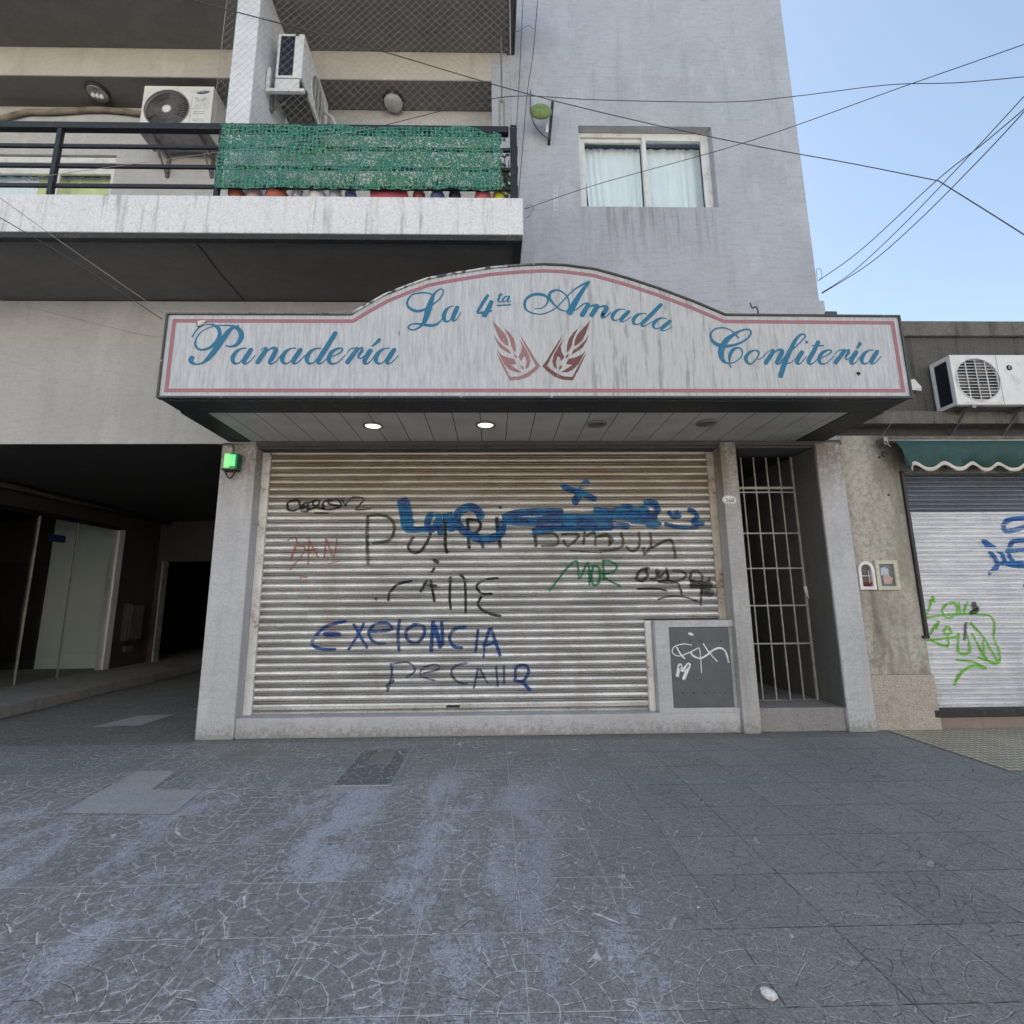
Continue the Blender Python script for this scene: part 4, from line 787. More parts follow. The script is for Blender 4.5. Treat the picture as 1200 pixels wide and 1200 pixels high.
stroke([(978,185,14),(958,235,20),(950,262,16),(970,272,9),(990,255,8)], C_); stroke([(945,208,9),(1000,203,9)], C_)
stroke([(1048,215,9),(1012,225,14),(992,255,16),(1006,273,11),(1035,245,8)], C_); stroke([(1062,212,14),(1040,250,18),(1045,272,11),(1072,258,8)], C_); stroke([(935,303,12),(1075,295,12)], C_); newword('4ta')
stroke([(135,262,8),(190,258,8),(230,220,12),(230,180,16),(190,158,20),(130,158,20),(80,185,18),(62,230,18),(80,275,12),(140,300,9),(210,298,9),(290,260,9),(350,200,9),(420,130,10),(490,85,14),(545,62,18)], D_)
stroke([(540,65,16),(490,130,26),(440,210,36),(385,305,42)], D_)
stroke([(400,282,8),(340,275,10),(290,240,12),(250,190,18),(252,145,20),(300,125,14),(350,145,10),(385,190,9),(395,260,9)], D_)
stroke([(400,290,8),(450,265,9),(500,225,10)], D_)
stroke([(500,225,10),(535,228,20),(515,265,30),(480,322,32)], D_); stroke([(485,305,8),(540,250,9),(590,238,20),(600,248,28),(550,322,32)], D_)
stroke([(555,305,8),(610,255,9),(650,245,18),(670,258,28),(645,300,30),(635,325,20),(660,325,9),(700,290,8)], D_)
put('a', 605+698/6.316, 320+345/6.316, .0885, 11); put('d', 605+852/6.316, 320+374/6.316, .0885, 13); put('a', 605+1000/6.316, 320+402/6.316, .0885, 17)
newword('Amada')
# ---- wheat emblem
EM = [[(1125,45),(1105,110),(1075,190),(1040,260),(990,310),(950,330),(955,270),(985,200),(1040,140)], [(1000,130),(960,200),(935,260),(925,320),(900,370),(870,400),(870,330),(890,250),(940,180)],
 [(1110,200),(1085,270),(1045,340),(990,380),(920,420),(940,370),(1000,330),(1060,275)], [(830,250),(805,330),(815,390),(845,445),(810,490),(795,450),(770,435),(755,500),(765,580),(730,550),(712,490),(730,420),(780,330)],
 [(895,405),(885,440),(860,465),(858,435)], [(825,530),(810,570),(785,585),(790,550)], [(1075,370),(1040,440),(1000,520),(940,580),(880,610),(800,612),(870,570),(930,530),(860,520),(890,465),(960,450),(1030,420)],
 [(825,205),(770,290),(700,400),(660,470),(605,545),(660,600),(740,660),(830,690),(935,700),(1000,580),(1090,385),(1040,460),(930,660),(840,655),(760,620),(700,580),(655,540),(690,470),(740,380),(800,270)]]
for mir, mt, lb in ((0, 'maroon', 'dark maroon ear of wheat'), (1, 'rose', 'faded rose ear of wheat')):
    vs = []; fs = []
    from mathutils.geometry import tessellate_polygon
    for k, pl in enumerate(EM):
        q = []
        for x, y in pl:
            if mir: x = 1190-x
            P = aY(570+x/9.231, 370+y/9.231, SF); q.append(Vector((P.x-wloc(SG).x, .0025-.0001*k, P.z-wloc(SG).z)))
        b0_ = len(vs); vs += q
        for tri in tessellate_polygon([[Vector((v.x, v.z, 0)) for v in q]]): fs.append(tuple(i+b0_ for i in tri))
    me = bpy.data.meshes.new('wheat_emblem'); me.from_pydata([tuple(v) for v in vs], [], fs); me.materials.append(M[mt])
    o = bpy.data.objects.new('wheat_emblem', me); COL.objects.link(o); o.parent = SG; o['label'] = lb
# torn flap at the P and two chips
def tear(pts_out, name, mat, dy=-.004):
    m = MB(); P = [aY(x, y, SF+.0) for x, y in pts_out]; m.add([(p.x, SF+dy, p.z) for p in P], [tuple(range(len(P)))]); return m.build(name, mat, SG)
tear([(229.5, 376), (231, 374.8), (246, 375.2), (240, 378.5), (234.5, 380), (233, 383.5), (230.5, 382)], 'torn_hole', M['black'], .002)
m = MB(); P = [aY(x, y, SF) for x, y in [(231.5, 376.5), (238, 376), (244, 376.2), (239, 379), (236, 382), (233, 383.5)]]
m.add([(p.x, SF-.004-.016*((i*7) % 3)/2, p.z) for i, p in enumerate(P)], [(0, 1, 5), (1, 2, 3), (1, 3, 4), (1, 4, 5)]); m.build('torn_flap', M['awhite'], SG)
tear([(1003, 436.5), (1006, 435.5), (1009, 437), (1006.5, 440.5), (1004.5, 438.5)], 'chip', M['black'], .002)
tear([(705, 366), (708, 366.5), (707.5, 370), (705, 370.5)], 'chip', M['black'], -.0015)
tear([(467, 388), (468, 388), (467.6, 394), (467, 394)], 'chip', M['black'], .002)
# wires and bits poking over the canopy top
def cable(name, pts, r, mat, label, cat='cable', group=None, n=10):
    P = [Vector(p) for p in pts]; out_ = []
    for i in range(len(P)-1):
        a = P[max(i-1, 0)]; b_ = P[i]; c = P[i+1]; d = P[min(i+2, len(P)-1)]
        for k in range(n): t = k/n; out_.append(.5*((2*b_)+(-a+c)*t+(2*a-5*b_+4*c-d)*t*t+(-a+3*b_-3*c+d)*t*t*t))
    out_.append(P[-1]); m = MB(); m.tube(out_, r, 6); return m.build(name, M[mat], label=label, cat=cat, group=group, origin=tuple(P[0]))
yq = -.6
cable('wire_end', [aY(889, 370, yq), aY(887.5, 362, yq), aY(885, 359.5, yq), aY(882, 361, yq), aY(880, 358, yq), aY(879, 355, yq)], .008, 'cable', 'short bent wire end sticking up behind the right half of the shop sign', 'wire')
m = MB(); q0 = aY(967, 366, -.3); q1 = aY(981, 372, -.3); 
for k in range(6): m.lathe((q0.x+(q1.x-q0.x)*(k+.5)/6, -.3, 3.85), [(.012, 0), (.014, q0.z-3.85), (.008, q0.z-3.85+.01)], 8)
m.box(q0.x-.02, q1.x+.02, -.34, -.26, sT-.03, q1.z+.0); m.build('connector_block', M['reveal'], label='small ribbed dark block on top of the canopy beside the building corner', cat='bracket', origin=(q0.x, -.3, sT-.03))

# ================================================================== AWNING
AW = MB(); ax0, ax1 = 4.42, 9.2; zt0 = aY(1100, 516, -.02).z
def awz(u, row): return 0
cols = 240; rows = [(-.005, zt0), (-.09, zt0-.04), (-.115, zt0-.13), (-.10, zt0-.22), (-.095, zt0-.285)]
vs = []; fs = []; per = aY(1138, 545, -.1).x-aY(1104.5, 545, -.1).x; xph = aY(1073, 545, -.1).x
def edge(x, k): c_ = .5+.5*cos(2*pi*(x-xph)/per); return .068*(c_**1.4)
zb0 = aY(1100, 552, -.1).z
for j in range(5):
    for i in range(cols+1):
        x = ax0+(ax1-ax0)*i/cols; y, z = rows[j]
        if j >= 3:
            z = zb0+edge(x, 0)+(.045 if j == 3 else .042); y += .012*sin(x*7)+.004
        y += .012*sin(x*3.1+j*.7)*(j/4)+(.02*math.exp(-((x-4.75-(j*.12))/.09)**2)*min(j, 2)/2)
        if x < 4.6: x += (4.6-x)*.85*max(0, (j-0))/4
        vs.append((x, y, z))
for j in range(4):
    for i in range(cols): a = j*(cols+1)+i; fs.append((a, a+1, a+cols+2, a+cols+1))
AW.add(vs, fs, True); awt = thing('awning', (4.42, -.02, zt0), 'dark green fabric awning with scalloped white hem over the neighbour shutter', 'awning')
o = AW.build('canopy_fabric', M['green'], awt); sm = o.modifiers.new('thick', 'SOLIDIFY'); sm.thickness = .003
m = MB(); vs = []; fs = []
for j in range(2):
    for i in range(cols+1):
        x = ax0+(ax1-ax0)*i/cols; z = zb0+edge(x, 0)+(.044 if j == 0 else 0); y = rows[4][0]+.012*sin(x*7)+.012*sin(x*3.1+2.8)-.003
        if x < 4.6: x += (4.6-x)*.85
        vs.append((x, y, z))
for i in range(cols): fs.append((i, i+1, i+cols+2, i+cols+1))
m.add(vs, fs, True); o = m.build('white_hem', M['awhite'], awt); sm = o.modifiers.new('thick', 'SOLIDIFY'); sm.thickness = .004
m = MB(); m.tube([(4.40, -.0, zt0+.0), (9.2, -.0, zt0)], .022, 8); m.build('roller_tube', M['chrome'], awt)
m = MB(); m.box(4.36, 4.41, -.05, .05, zt0-.06, zt0+.03); m.tube([(4.38, -.05, zt0-.02), (4.36, -.09, zt0-.06), (4.38, -.1, zt0-.1)], .008); m.build('end_bracket', M['steel'], awt, bevel=.003)

# ================================================================== AIR CONDITIONERS
def ac_unit(name, loc, rotz, w_, h, d, label, fan_x, fan_r, case, style):
    r = thing(name, (0, 0, 0), label, 'air conditioner')
    m = MB(); fy = -d
    # casing with a round fan opening on the front
    n = 40; cx, cz = fan_x, h*.5
    m.box(-w_/2, w_/2, fy+.03, 0, 0, h)
    fr = []; cyc = []
    for k in range(n):
        a = 2*pi*k/n; cyc.append((cx+fan_r*cos(a), cz+fan_r*sin(a)))
        c_, s_ = cos(a), sin(a); t = 1e9
        if c_ > 1e-6: t = min(t, (w_/2-cx)/c_)
        if c_ < -1e-6: t = min(t, (-w_/2-cx)/c_)
        if s_ > 1e-6: t = min(t, (h-cz)/s_)
        if s_ < -1e-6: t = min(t, -cz/s_)
        fr.append((cx+t*c_, cz+t*s_))
    ring(m, fr, cyc, fy, fy+.029)
    for xx_, zz_ in ((-w_/2, 0), (w_/2, 0), (w_/2, h), (-w_/2, h)):
        # close the corners left by the radial frame
        best = sorted(range(n), key=lambda k: (fr[k][0]-xx_)**2+(fr[k][1]-zz_)**2)[:2]
        A1, B1 = fr[best[0]], fr[best[1]]
        m.prism([A1, B1, (xx_, zz_)], fy, fy+.029)
    m.build('casing', M[case], r)
    m = MB(); m.lathe((cx, fy+.028, cz), [(fan_r*.99, 0), (fan_r*.98, .001)], 40, 'y'); m.build('fan_recess', M['dark'], r)
    m = MB()
    for k in range(3):
        a0 = 2*pi*k/3+.6; vs = []
        for j in range(7):
            a = a0+j*.16
            vs += [(cx+fan_r*.2*cos(a0+j*.1), fy+.012+.008*sin(j), cz+fan_r*.2*sin(a0+j*.1)), (cx+fan_r*.9*cos(a), fy+.020-.002*j, cz+fan_r*.9*sin(a))]
        m.add(vs, [(2*j, 2*j+1, 2*j+3, 2*j+2) for j in range(6)], True)
    m.build('fan_blades', M['blade'], r)
    m = MB()
    if style == 'radial':
        for k in range(48): a = 2*pi*k/48; m.bar((cx+fan_r*.18*cos(a), fy+.006, cz+fan_r*.18*sin(a)), (cx+fan_r*cos(a+.25), fy+.006, cz+fan_r*sin(a+.25)), .0035)
        for rr in (.45, .72): m.tube([(cx+fan_r*rr*cos(2*pi*k/32), fy+.004, cz+fan_r*rr*sin(2*pi*k/32)) for k in range(33)], .002, 4)
    else:
        for k in range(9):
            X = -fan_r+2*fan_r*(k+.5)/9; zz = sqrt(max(0, fan_r**2-X*X))
            if k % 2 == 0: m.bar((cx+X, fy+.003, cz-zz), (cx+X, fy+.003, cz+zz), .007)
        for k in range(14):
            Z = -fan_r+2*fan_r*(k+.5)/14; xx_ = sqrt(max(0, fan_r**2-Z*Z)); m.bar((cx-xx_, fy+.008, cz+Z), (cx+xx_, fy+.008, cz+Z), .006)
    m.tube([(cx+fan_r*cos(2*pi*k/40), fy-.002, cz+fan_r*sin(2*pi*k/40)) for k in range(41)], .007, 6)
    m.build('fan_grille', M['grille'] if style == 'radial' else M['acw2'], r)
    if style == 'radial': m = MB(); m.lathe((cx, fy-.0, cz), [(fan_r*.2, 0), (fan_r*.2, .004), (fan_r*.16, .008)], 24, 'y'); m.build('hub_cap', M[case], r)
    m = MB(); m.box(w_/2, w_/2+.003, fy+.08, -.05, h*.2, h*.85) if style == 'radial' else m.box(-w_/2-.002, -w_/2+.001, fy+.05, -.05, .04, h-.05); m.build('coil_side', M['coil'] if style != 'radial' else M['acw'], r)
    # underside pan and rails
    m = MB(); m.box(-w_/2+.01, w_/2-.01, fy+.02, -.01, -.012, -.0005); m.build('base_pan', M['steel'], r)
    for sx_ in (-w_*.33, w_*.33):
        m = MB(); m.box(sx_-.02, sx_+.02, fy-.02, .10, -.045, -.013); m.box(sx_-.02, sx_+.02, .07, .10, -.30, -.045); m.bar((sx_, fy+.08, -.045), (sx_, .07, -.27), .02); m.build('bracket', M['steel'], r)
    r.location = loc; r.rotation_euler = (0, 0, rotz); return r
bk = .41-.10
acz = aY(200, 154.5, bk-.28).z; a0 = aY(167, 120, bk-.28); a1 = aY(249, 120, bk-.28); atop = aY(200, 101, bk-.28).z; w1 = a1.x-a0.x; h1 = atop-acz
ac1 = ac_unit('air_conditioner', ((a0.x+a1.x)/2, bk, acz), 0, w1, h1, .28, 'white air conditioner with a round fan on the balcony back wall, blue oval badge', -w1*.145, h1*.41, 'acw', 'radial')
def child(m, name, mat, root): return m.build(name, mat, root)
def local_parent(root, objs):
    pass
m = MB(); bx_, bz_ = w1*.35, h1*.87; m.lathe((0, 0, 0), [(.085, 0), (.085, .002)], 28, 'y'); bd = m.build('badge', paint('badge_blue', (.02, .02, .22), .4), ac1); 
bd.location = (bx_, -.2805, bz_); bd.scale = (1, 1, .27); bd.rotation_euler = (0, radians(-8), 0)
tx = text('badge_text', 'SAMSUNG', (0, 0, 0), .036, M['whitep']); tx.parent = ac1; tx.location = (bx_, -.2838, bz_); tx.rotation_euler = (pi/2, radians(-8), 0)
m = MB(); m.box(w1*.24, w1*.45, -.2815, -.2801, h1*.5, h1*.76); m.build('sticker', paint('energy_sticker', (.70, .70, .66), .5, 0, .1, (.1, .3, .25), .9, 26), ac1)
m = MB()
for z_ in (.44, .40, .28, .24, .12): m.box(w1*.24, w1*.41, -.2808, -.2801, h1*z_, h1*z_+.005)
m.box(w1*.2, w1*.205, -.2808, -.2801, .02, h1*.78); m.build('print_lines', M['grille'], ac1)
# second unit, mounted on the column, its end towards the street
A2 = aX(327, 40, -2.47); yE = A2.y
B2 = aY(357, 40, yE); bot = aY(335, 91.5, yE).z; top = A2.z; d2 = B2.x+2.47
ac2 = ac_unit('air_conditioner', (-2.47, yE+.42, bot), pi/2, .84, top-bot, d2, 'white air conditioner seen from its end, fixed on the white balcony column', .1, (top-bot)*.4, 'acw2', 'grid')
m = MB(); hh = top-bot
m.box(-.42, -.4215, -d2+.02, -.02, hh*.05, hh*.93)
# street-facing end plate with the dark coil opening
m = MB(); m.box(-.4235, -.42, -d2+.10, -.03, .03, hh-.03); m.build('end_coil', M['coil'], ac2)
m = MB(); m.box(-.425, -.42, -d2+.06, -.02, hh-.03, hh-.004); m.box(-.425, -.42, -.03, -.004, .0, hh-.03); m.box(-.425, -.42, -d2+.02, -d2+.10, .0, hh-.004); m.box(-.425, -.42, -d2+.1, -.03, 0, .03); m.build('end_frame', M['acw2'], ac2)
m = MB(); m.box(-.44, -.40, -d2-.05, .09, -.20, -.16); m.box(-.44, -.40, .05, .09, -.16, .12); m.box(-.42, -.40, -d2+.02, -.0, -.16, -.01); m.build('support_frame', M['alu'], ac2, bevel=.003)
m = MB(); m.box(-.40, .40, -d2+.0, -.0, -.165, -.155); m.build('drip_tray', M['reveal'], ac2)
# third unit on the neighbour
ny = -.22; b0 = aY(1113, 416, ny); b1 = aY(1122, 474, ny); w3 = .92; h3 = b0.z-b1.z; x3 = (b0.x+b1.x)/2
ac3 = ac_unit('air_conditioner', (x3+w3/2, .035, b1.z), 0, w3, h3, .255, 'grey white air conditioner with barred fan on the concrete wall above the green awning', -w3*.2, h3*.43, 'acw2', 'bars')
for x_ in (x3+.1,): pass
m = MB(); m.box(-w3/2-.004, -w3/2, -.255, -.215, 0, h3); m.box(-w3/2-.004, -w3/2, -.03, 0, 0, h3); m.box(-w3/2-.004, -w3/2, -.215, -.03, 0, .035); m.box(-w3/2-.004, -w3/2, -.215, -.03, h3-.03, h3); m.build('end_frame', M['acw2'], ac3)
m = MB(); m.lathe((w3*.21, -.256, h3*.74), [(.032, 0), (.032, .003)], 24, 'y'); m.build('badge', M['dark'], ac3)
tx = text('badge_text', 'S', (0, 0, 0), .05, M['alu']); tx.parent = ac3; tx.location = (w3*.21, -.2605, h3*.74)
m = MB(); m.box(w3*.065, w3*.07, -.257, -.255, 0, h3); m.box(-w3*.44, w3*.02, -.2562, -.255, h3*.03, h3*.035); m.build('panel_seam', M['grille'], ac3)

# ================================================================== BALCONY THINGS
# green mesh tied to the railing
m = MB(); n1, n2 = 170, 36; vs = []; fs = []; rnd = random.Random(3)
X0, X1 = aY(256, 190, RY-.03).x, aY(588, 190, RY-.03).x; Zt, Zb = aY(400, 149, RY-.03).z, aY(400, 222.5, RY-.03).z
from mathutils import noise as mnoise
for j in range(n2+1):
    for i in range(n1+1):
        u, v = i/n1, j/n2; x = X0+(X1-X0)*u; z = Zt+(Zb-Zt)*v
        e = .02*mnoise.noise(Vector((x*9, v*3, 0)))*(1 if j in (0, n2) else .3)
        if j == 0: z -= .03*max(0, mnoise.noise(Vector((x*1.3, 5, 0))))+(.10*max(0, (u-.86)/.14)**1.5)
        if v < .3 and u > .86: z -= .10*((u-.86)/.14)**1.5*(1-v/.3)*(j != 0)
        xx_ = x+(.03*mnoise.noise(Vector((0, z*12, 3)))*(1 if i in (0, n1) else 0))
        y = RY-.05-.03*mnoise.noise(Vector((x*3, z*5, 1)))-.018*mnoise.noise(Vector((x*14, z*14, 7)))-.01*mnoise.noise(Vector((x*40, z*40, 2)))
        vs.append((xx_, y, z+e))
for j in range(n2):
    for i in range(n1): a = j*(n1+1)+i; fs.append((a, a+1, a+n1+2, a+n1+1))
m.add(vs, fs, True); m.build('shade_netting', M['mesh'], label='crumpled green mesh tied along the balcony railing', cat='netting', origin=(X0, RY, Zb))
# bird netting of thin diamonds
m = MB(); bx0, bx1_, bz0, bz1_ = -2.83, .20, zt_, US-.01; yb = -.97; sp = .088; w_ = .0012
def clipseg(x0, z0, dx, dz):
    t0, t1 = -99, 99
    for p, d, lo, hi in ((x0, dx, bx0, bx1_), (z0, dz, bz0, bz1_)):
        a, b_ = (lo-p)/d, (hi-p)/d
        if a > b_: a, b_ = b_, a
        t0, t1 = max(t0, a), min(t1, b_)
    return (t0, t1) if t1 > t0 else None
for sg in (1, -1):
    x = bx0-2.6
    while x < bx1_+2.6:
        c_ = clipseg(x, bz0, 1*sg, 1.15)
        if c_:
            t0, t1 = c_; n = max(2, int((t1-t0)/.25)); pts = []
            for k in range(n+1):
                t = t0+(t1-t0)*k/n; X, Z = x+t*sg, bz0+1.15*t; pts.append((X, yb+.02*mnoise.noise(Vector((X*1.5, Z*1.5, 0))), Z+.008*mnoise.noise(Vector((X*5, Z*5, 4)))))
            m.tube(pts, w_, 3, False)
        x += sp
m.tube([(bx0, yb, bz0), (bx0+.01, yb, bz1_)], .0022, 5); m.tube([(bx1_, yb, bz0), (bx1_, yb, bz1_)], .004, 5)
m.build('bird_netting', paint('net_thread', (.42, .41, .38), .7, damt=0), label='fine diamond bird net stretched from the white column to the lilac wall', cat='netting', origin=(bx0, yb, bz0))
# bulkhead lamps under the recess soffit
def bulkhead(name, px, py, rad, label, broken=False):
    P = aZ(px, py, BB-.02); t = thing(name, (P.x, P.y, BB), label, 'lamp'); m = MB()
    m.lathe((P.x, P.y, BB), [(rad*1.02, 0), (rad*1.02, -.035), (rad*.93, -.045)], 28); m.build('lamp_base', M['dark'], t)
    if not broken: m = MB(); m.lathe((P.x, P.y, BB-.045), [(rad*.92, 0), (rad*.86, -.03), (rad*.6, -.06), (rad*.2, -.075)], 28); m.build('glass_dome', M['lens'], t)
    else:
        m = MB(); m.lathe((P.x, P.y, BB-.046), [(rad*.9, 0), (rad*.84, -.012)], 28); m.build('reflector', M['chrome'], t)
        for k in (-1, 0, 1): m = MB(); m.lathe((P.x+k*rad*.35, P.y+.01*k, BB-.058), [(rad*.16, 0), (rad*.18, -.03), (rad*.08, -.05)], 12); m.build('bulb', M['whitep'], t)
    return t
bulkhead('ceiling_lamp', 461, 118.5, .135, 'round milky ceiling lamp behind the bird net')
bulkhead('ceiling_lamp', 115, 108, .13, 'open ceiling lamp with bare bulbs left of the badged air conditioner', True)
yw = .37
cable('insulated_pipe', [aY(-30, 140, yw), aY(0, 139, yw), aY(20, 134, yw), aY(35, 131, yw), aY(50, 131.5, yw), aY(75, 130.5, yw), aY(110, 128.5, yw), aY(140, 130, yw), aY(168, 134, yw)], [.036]*1 and .036, 'pipe', 'thick taped pipe running left from the badged air conditioner', 'pipe')
cable('drain_hose', [aY(380, 132, .1), aY(388, 137, .05), aY(393, 146, .0), aY(395, 152, 0)], .02, 'alu', 'white curved hose beside the column air conditioner', 'hose')
# vertical pole by the balcony end
xr = -.3
cable('clothesline_pole', [aY(587, -5, xr), aY(587.3, 60, xr), aY(588, 120, xr)], .010, 'steel', 'thin grey vertical pole at the right end of the bird net', 'pole')
m = MB(); pp0, pp1 = aY(588, 118, xr), aY(588, 164, xr); m.box(pp0.x-.04, pp0.x-.01, xr-.02, xr+.02, pp1.z, pp0.z); m.box(pp0.x+.01, pp0.x+.04, xr-.02, xr+.02, pp1.z, pp0.z); m.build('pole_bracket', M['grille'], label='narrow twin bar bracket at the foot of the thin pole', cat='bracket', bevel=.003, origin=(pp0.x, xr, pp1.z))
# flower pots on the parapet
def pot(px, wpx, col, label, shape='round', cat='flower pot'):
    PYY = -.90; P = aY(px, 231, PYY); sc = (P-CAM).dot(fw)/F_PX; r_ = wpx*sc/2; t = thing('flower_pot' if shape != 'rect' else 'planter_box', (P.x, PYY, FT), label, cat, 'pots along the balcony parapet')
    m = MB()
    if shape == 'rect': m.box(P.x-r_, P.x+r_, PYY-.07, PYY+.07, FT, FT+.15); m.build('pot_body', col, t, bevel=.01)
    else: m.lathe((P.x, PYY, FT), [(r_*.62, 0), (r_*.82, .06), (r_*.95, .13), (r_*1.02, .13), (r_*1.02, .16), (r_*.9, .16)] if shape != 'bowl' else [(r_*.55, 0), (r_*.95, .05), (r_*1.05, .10), (r_*.95, .15), (r_*.8, .16)], 20); m.build('pot_body', col, t)
    m = MB(); rnd = random.Random(int(px))
    for k in range(26):
        a = rnd.uniform(0, 6.28); l = rnd.uniform(.05, .22); q = Vector((P.x+rnd.uniform(-r_, r_)*.6, PYY+rnd.uniform(-.03, .03), FT+.15)); tip = q+Vector((cos(a)*l*.5, sin(a)*l*.3, l)); sd_ = Vector((-sin(a), cos(a), 0))*.012
        mid = q.lerp(tip, .55)+Vector((0, 0, .01)); m.add([q, mid+sd_, tip, mid-sd_], [(0, 1, 2, 3)])
    m.build('plant', M['leaf'], t)
lb_ = NB('small_leaves'); ln_ = lb_.noise(20); M['leaf'] = lb_.fin(lb_.mix(ln_, (.04, .09, .03), (.10, .13, .05)), .6)
terra = paint('terracotta', (.50, .15, .10), .7); redp = paint('red_plastic', (.55, .12, .15), .5); wp = paint('white_ceramic', (.85, .80, .78), .5); pk = paint('pinkish_clay', (.72, .52, .48), .7); bl = paint('blue_plastic', (.13, .17, .33), .5); dk = paint('dark_plastic', (.04, .04, .045), .5); yl = paint('yellow_plastic', (.75, .70, .05), .5)
pot(277, 18, terra, 'terracotta pot at the left end of the row under the green mesh')
pot(298, 18, pk, 'pinkish pot second from the left under the green mesh')
pot(325, 25, terra, 'wide terracotta pot between two pale pots', 'bowl')
pot(348, 12, wp, 'narrow white pot beside the wide terracotta pot')
pot(372, 20, wp, 'white rounded pot, widest of the three white ones', 'bowl')
pot(393, 14, wp, 'small white pot left of the dark blue pot')
pot(411, 13, bl, 'dark blue pot between the small white pot and the red planter')
pot(457, 43, redp, 'long red rectangular planter box in the middle of the row', 'rect', 'planter')
pot(491, 14, terra, 'small terracotta pot right of the red planter')
pot(513, 17, bl, 'blue round pot right of the small terracotta one', 'bowl')
pot(533, 14, dk, 'black pot between the blue and the red pot')
pot(566, 20, redp, 'red round pot next to the yellow one', 'bowl')
pot(585, 15, yl, 'yellow pot at the right end of the row')
# creeping plant on the end post
m = MB(); rnd = random.Random(11)
for k in range(170):
    q = Vector((rnd.uniform(.03, .24), rnd.uniform(-.96, -.75), rnd.uniform(FT, FT+.62))); a = rnd.uniform(0, 6.28); s_ = rnd.uniform(.015, .04); e = rnd.uniform(-1, 1)
    u_ = Vector((cos(a), sin(a)*.5, e)).normalized()*s_; v_ = Vector((-sin(a)*.5, cos(a)*.4, .6)).normalized()*s_*.5; m.add([q-u_, q+v_, q+u_, q-v_], [(0, 1, 2, 3)])
for k in range(5): X = rnd.uniform(.06, .2); m.tube([(X, -.86, FT), (X+rnd.uniform(-.03, .03), -.88, FT+.3), (X+rnd.uniform(-.05, .05), -.87, FT+.6)], .005, 5)
m.build('potted_climber', M['leaf'], label='dark leafy climber at the right end post of the balcony', cat='plant', origin=(.13, -.86, FT))

# dish on the wall
P = aY(634, 127, -.28); t = thing('satellite_dish', (P.x, 0, P.z), 'small green dish on a dark wall bracket left of the window', 'antenna')
m = MB(); n = 28; vs = [(P.x, -.30, P.z)]
for rr, yy in ((.4, -.29), (.75, -.27), (1, -.24)):
    for k in range(n): a = 2*pi*k/n; vs.append((P.x+.135*rr*cos(a), yy-.0, P.z+.115*rr*sin(a)))
fs = [(0, 1+k, 1+(k+1) % n) for k in range(n)]+[(1+r_*n+k, 1+(r_+1)*n+k, 1+(r_+1)*n+(k+1) % n, 1+r_*n+(k+1) % n) for r_ in range(2) for k in range(n)]
m.add(vs, fs, True); o = m.build('dish', M['dish'], t); sm = o.modifiers.new('t', 'SOLIDIFY'); sm.thickness = .006
m = MB(); q0, q1 = aY(647.5, 120, -.16), aY(643.5, 165, -.05); m.bar(q0, q1, .035, .04); m.bar(q0, (q0.x, 0, q0.z-.05), .03); m.bar(q1, (q1.x, 0, q1.z), .03); m.bar((P.x, -.24, P.z-.02), q0.lerp(q1, .2), .025); m.build('bracket', M['dark'], t)
m = MB(); q0, q1 = aY(641.5, 138, -.14), aY(641, 156, -.1); m.bar(q0, q1, .028, .03); m.build('white_clip', M['whitep'], t)
cable('loose_wire', [aY(622, 105, -.03), aY(621.5, 128, -.03), aY(626, 145, -.04), aY(634, 156, -.05), aY(642, 162, -.06)], .006, 'cable', 'thin wire looping down to the foot of the green dish bracket', 'wire')
m = MB(); p0 = aY(651, 218, -.002); p1 = aY(651, 246, -.002)
for k in range(6): z_ = p0.z+(p1.z-p0.z)*k/5; m.box(p0.x-.018, p0.x+.018, -.0025, -.001, z_-.006, z_+.006)
for s_ in (-1, 1): m.box(p0.x+s_*.022-.003, p0.x+s_*.022+.003, -.0025, -.001, p1.z, p0.z)
m.build('wall_stain', M['alu'], B, label='faint ladder shaped paint mark')

# ================================================================== CABLES
cable('power_cable', [aY(617, -40, -.1), aY(613, 0, -.1), aY(609.5, 75, -.1), aY(605.5, 147, -.1), aY(604, 200, -.1), aY(603, 236, -.1)], 0.0045, 'cable', 'left one of two black cables running down the wall at the balcony end', group='cables down the lilac wall')
cable('power_cable', [aY(634, -40, -.08), aY(630, 0, -.08), aY(625, 60, -.08), aY(618, 108, -.08), aY(613.5, 160, -.08), aY(608, 227, -.08), aY(607, 250, -.08)], 0.0049, 'cable', 'right one of two black cables running down the wall, with a knot', group='cables down the lilac wall')
cable('strap_wire', [aY(600, 20, -.1), aY(604, 36, -.1), aY(612, 34, -.1), aY(619, 30, -.1), aY(625, 34, -.1)], 0.0025, 'cable', 'short slack wire joining the two black wall cables', 'wire')
cable('overhead_cable', [aY(160, -22, -2.4), aY(225, 0, -2.3), aY(420, 52, -1.9), aY(600, 105, -1.5), aY(740, 140, -1.3), aY(880, 170, -1.4), aY(1000, 192, -1.6), aY(1100, 212, -1.9)], 0.0041, 'cable', 'long black cable crossing over the balcony and the window to a joint in the sky', group='overhead cables')
cable('overhead_cable', [aY(1100, 212, -1.9), aY(1200, 275, -2.2), aY(1290, 335, -2.5)], 0.0041, 'cable', 'black cable falling to the right from the joint in the sky', group='overhead cables')
cable('overhead_cable', [aY(450, 147, -1.2), aY(525, 128, -1.2), aY(575, 116, -1.3), aY(620, 112.5, -1.3), aY(700, 117, -1.3), aY(850, 119.5, -1.4), aY(930, 113, -1.5), aY(1040, 99.5, -1.6), aY(1120, 97, -1.8), aY(1200, 90, -2), aY(1300, 80, -2.2)], 0.0037, 'cable', 'gently wavy black cable across the lilac wall above the window', group='overhead cables')
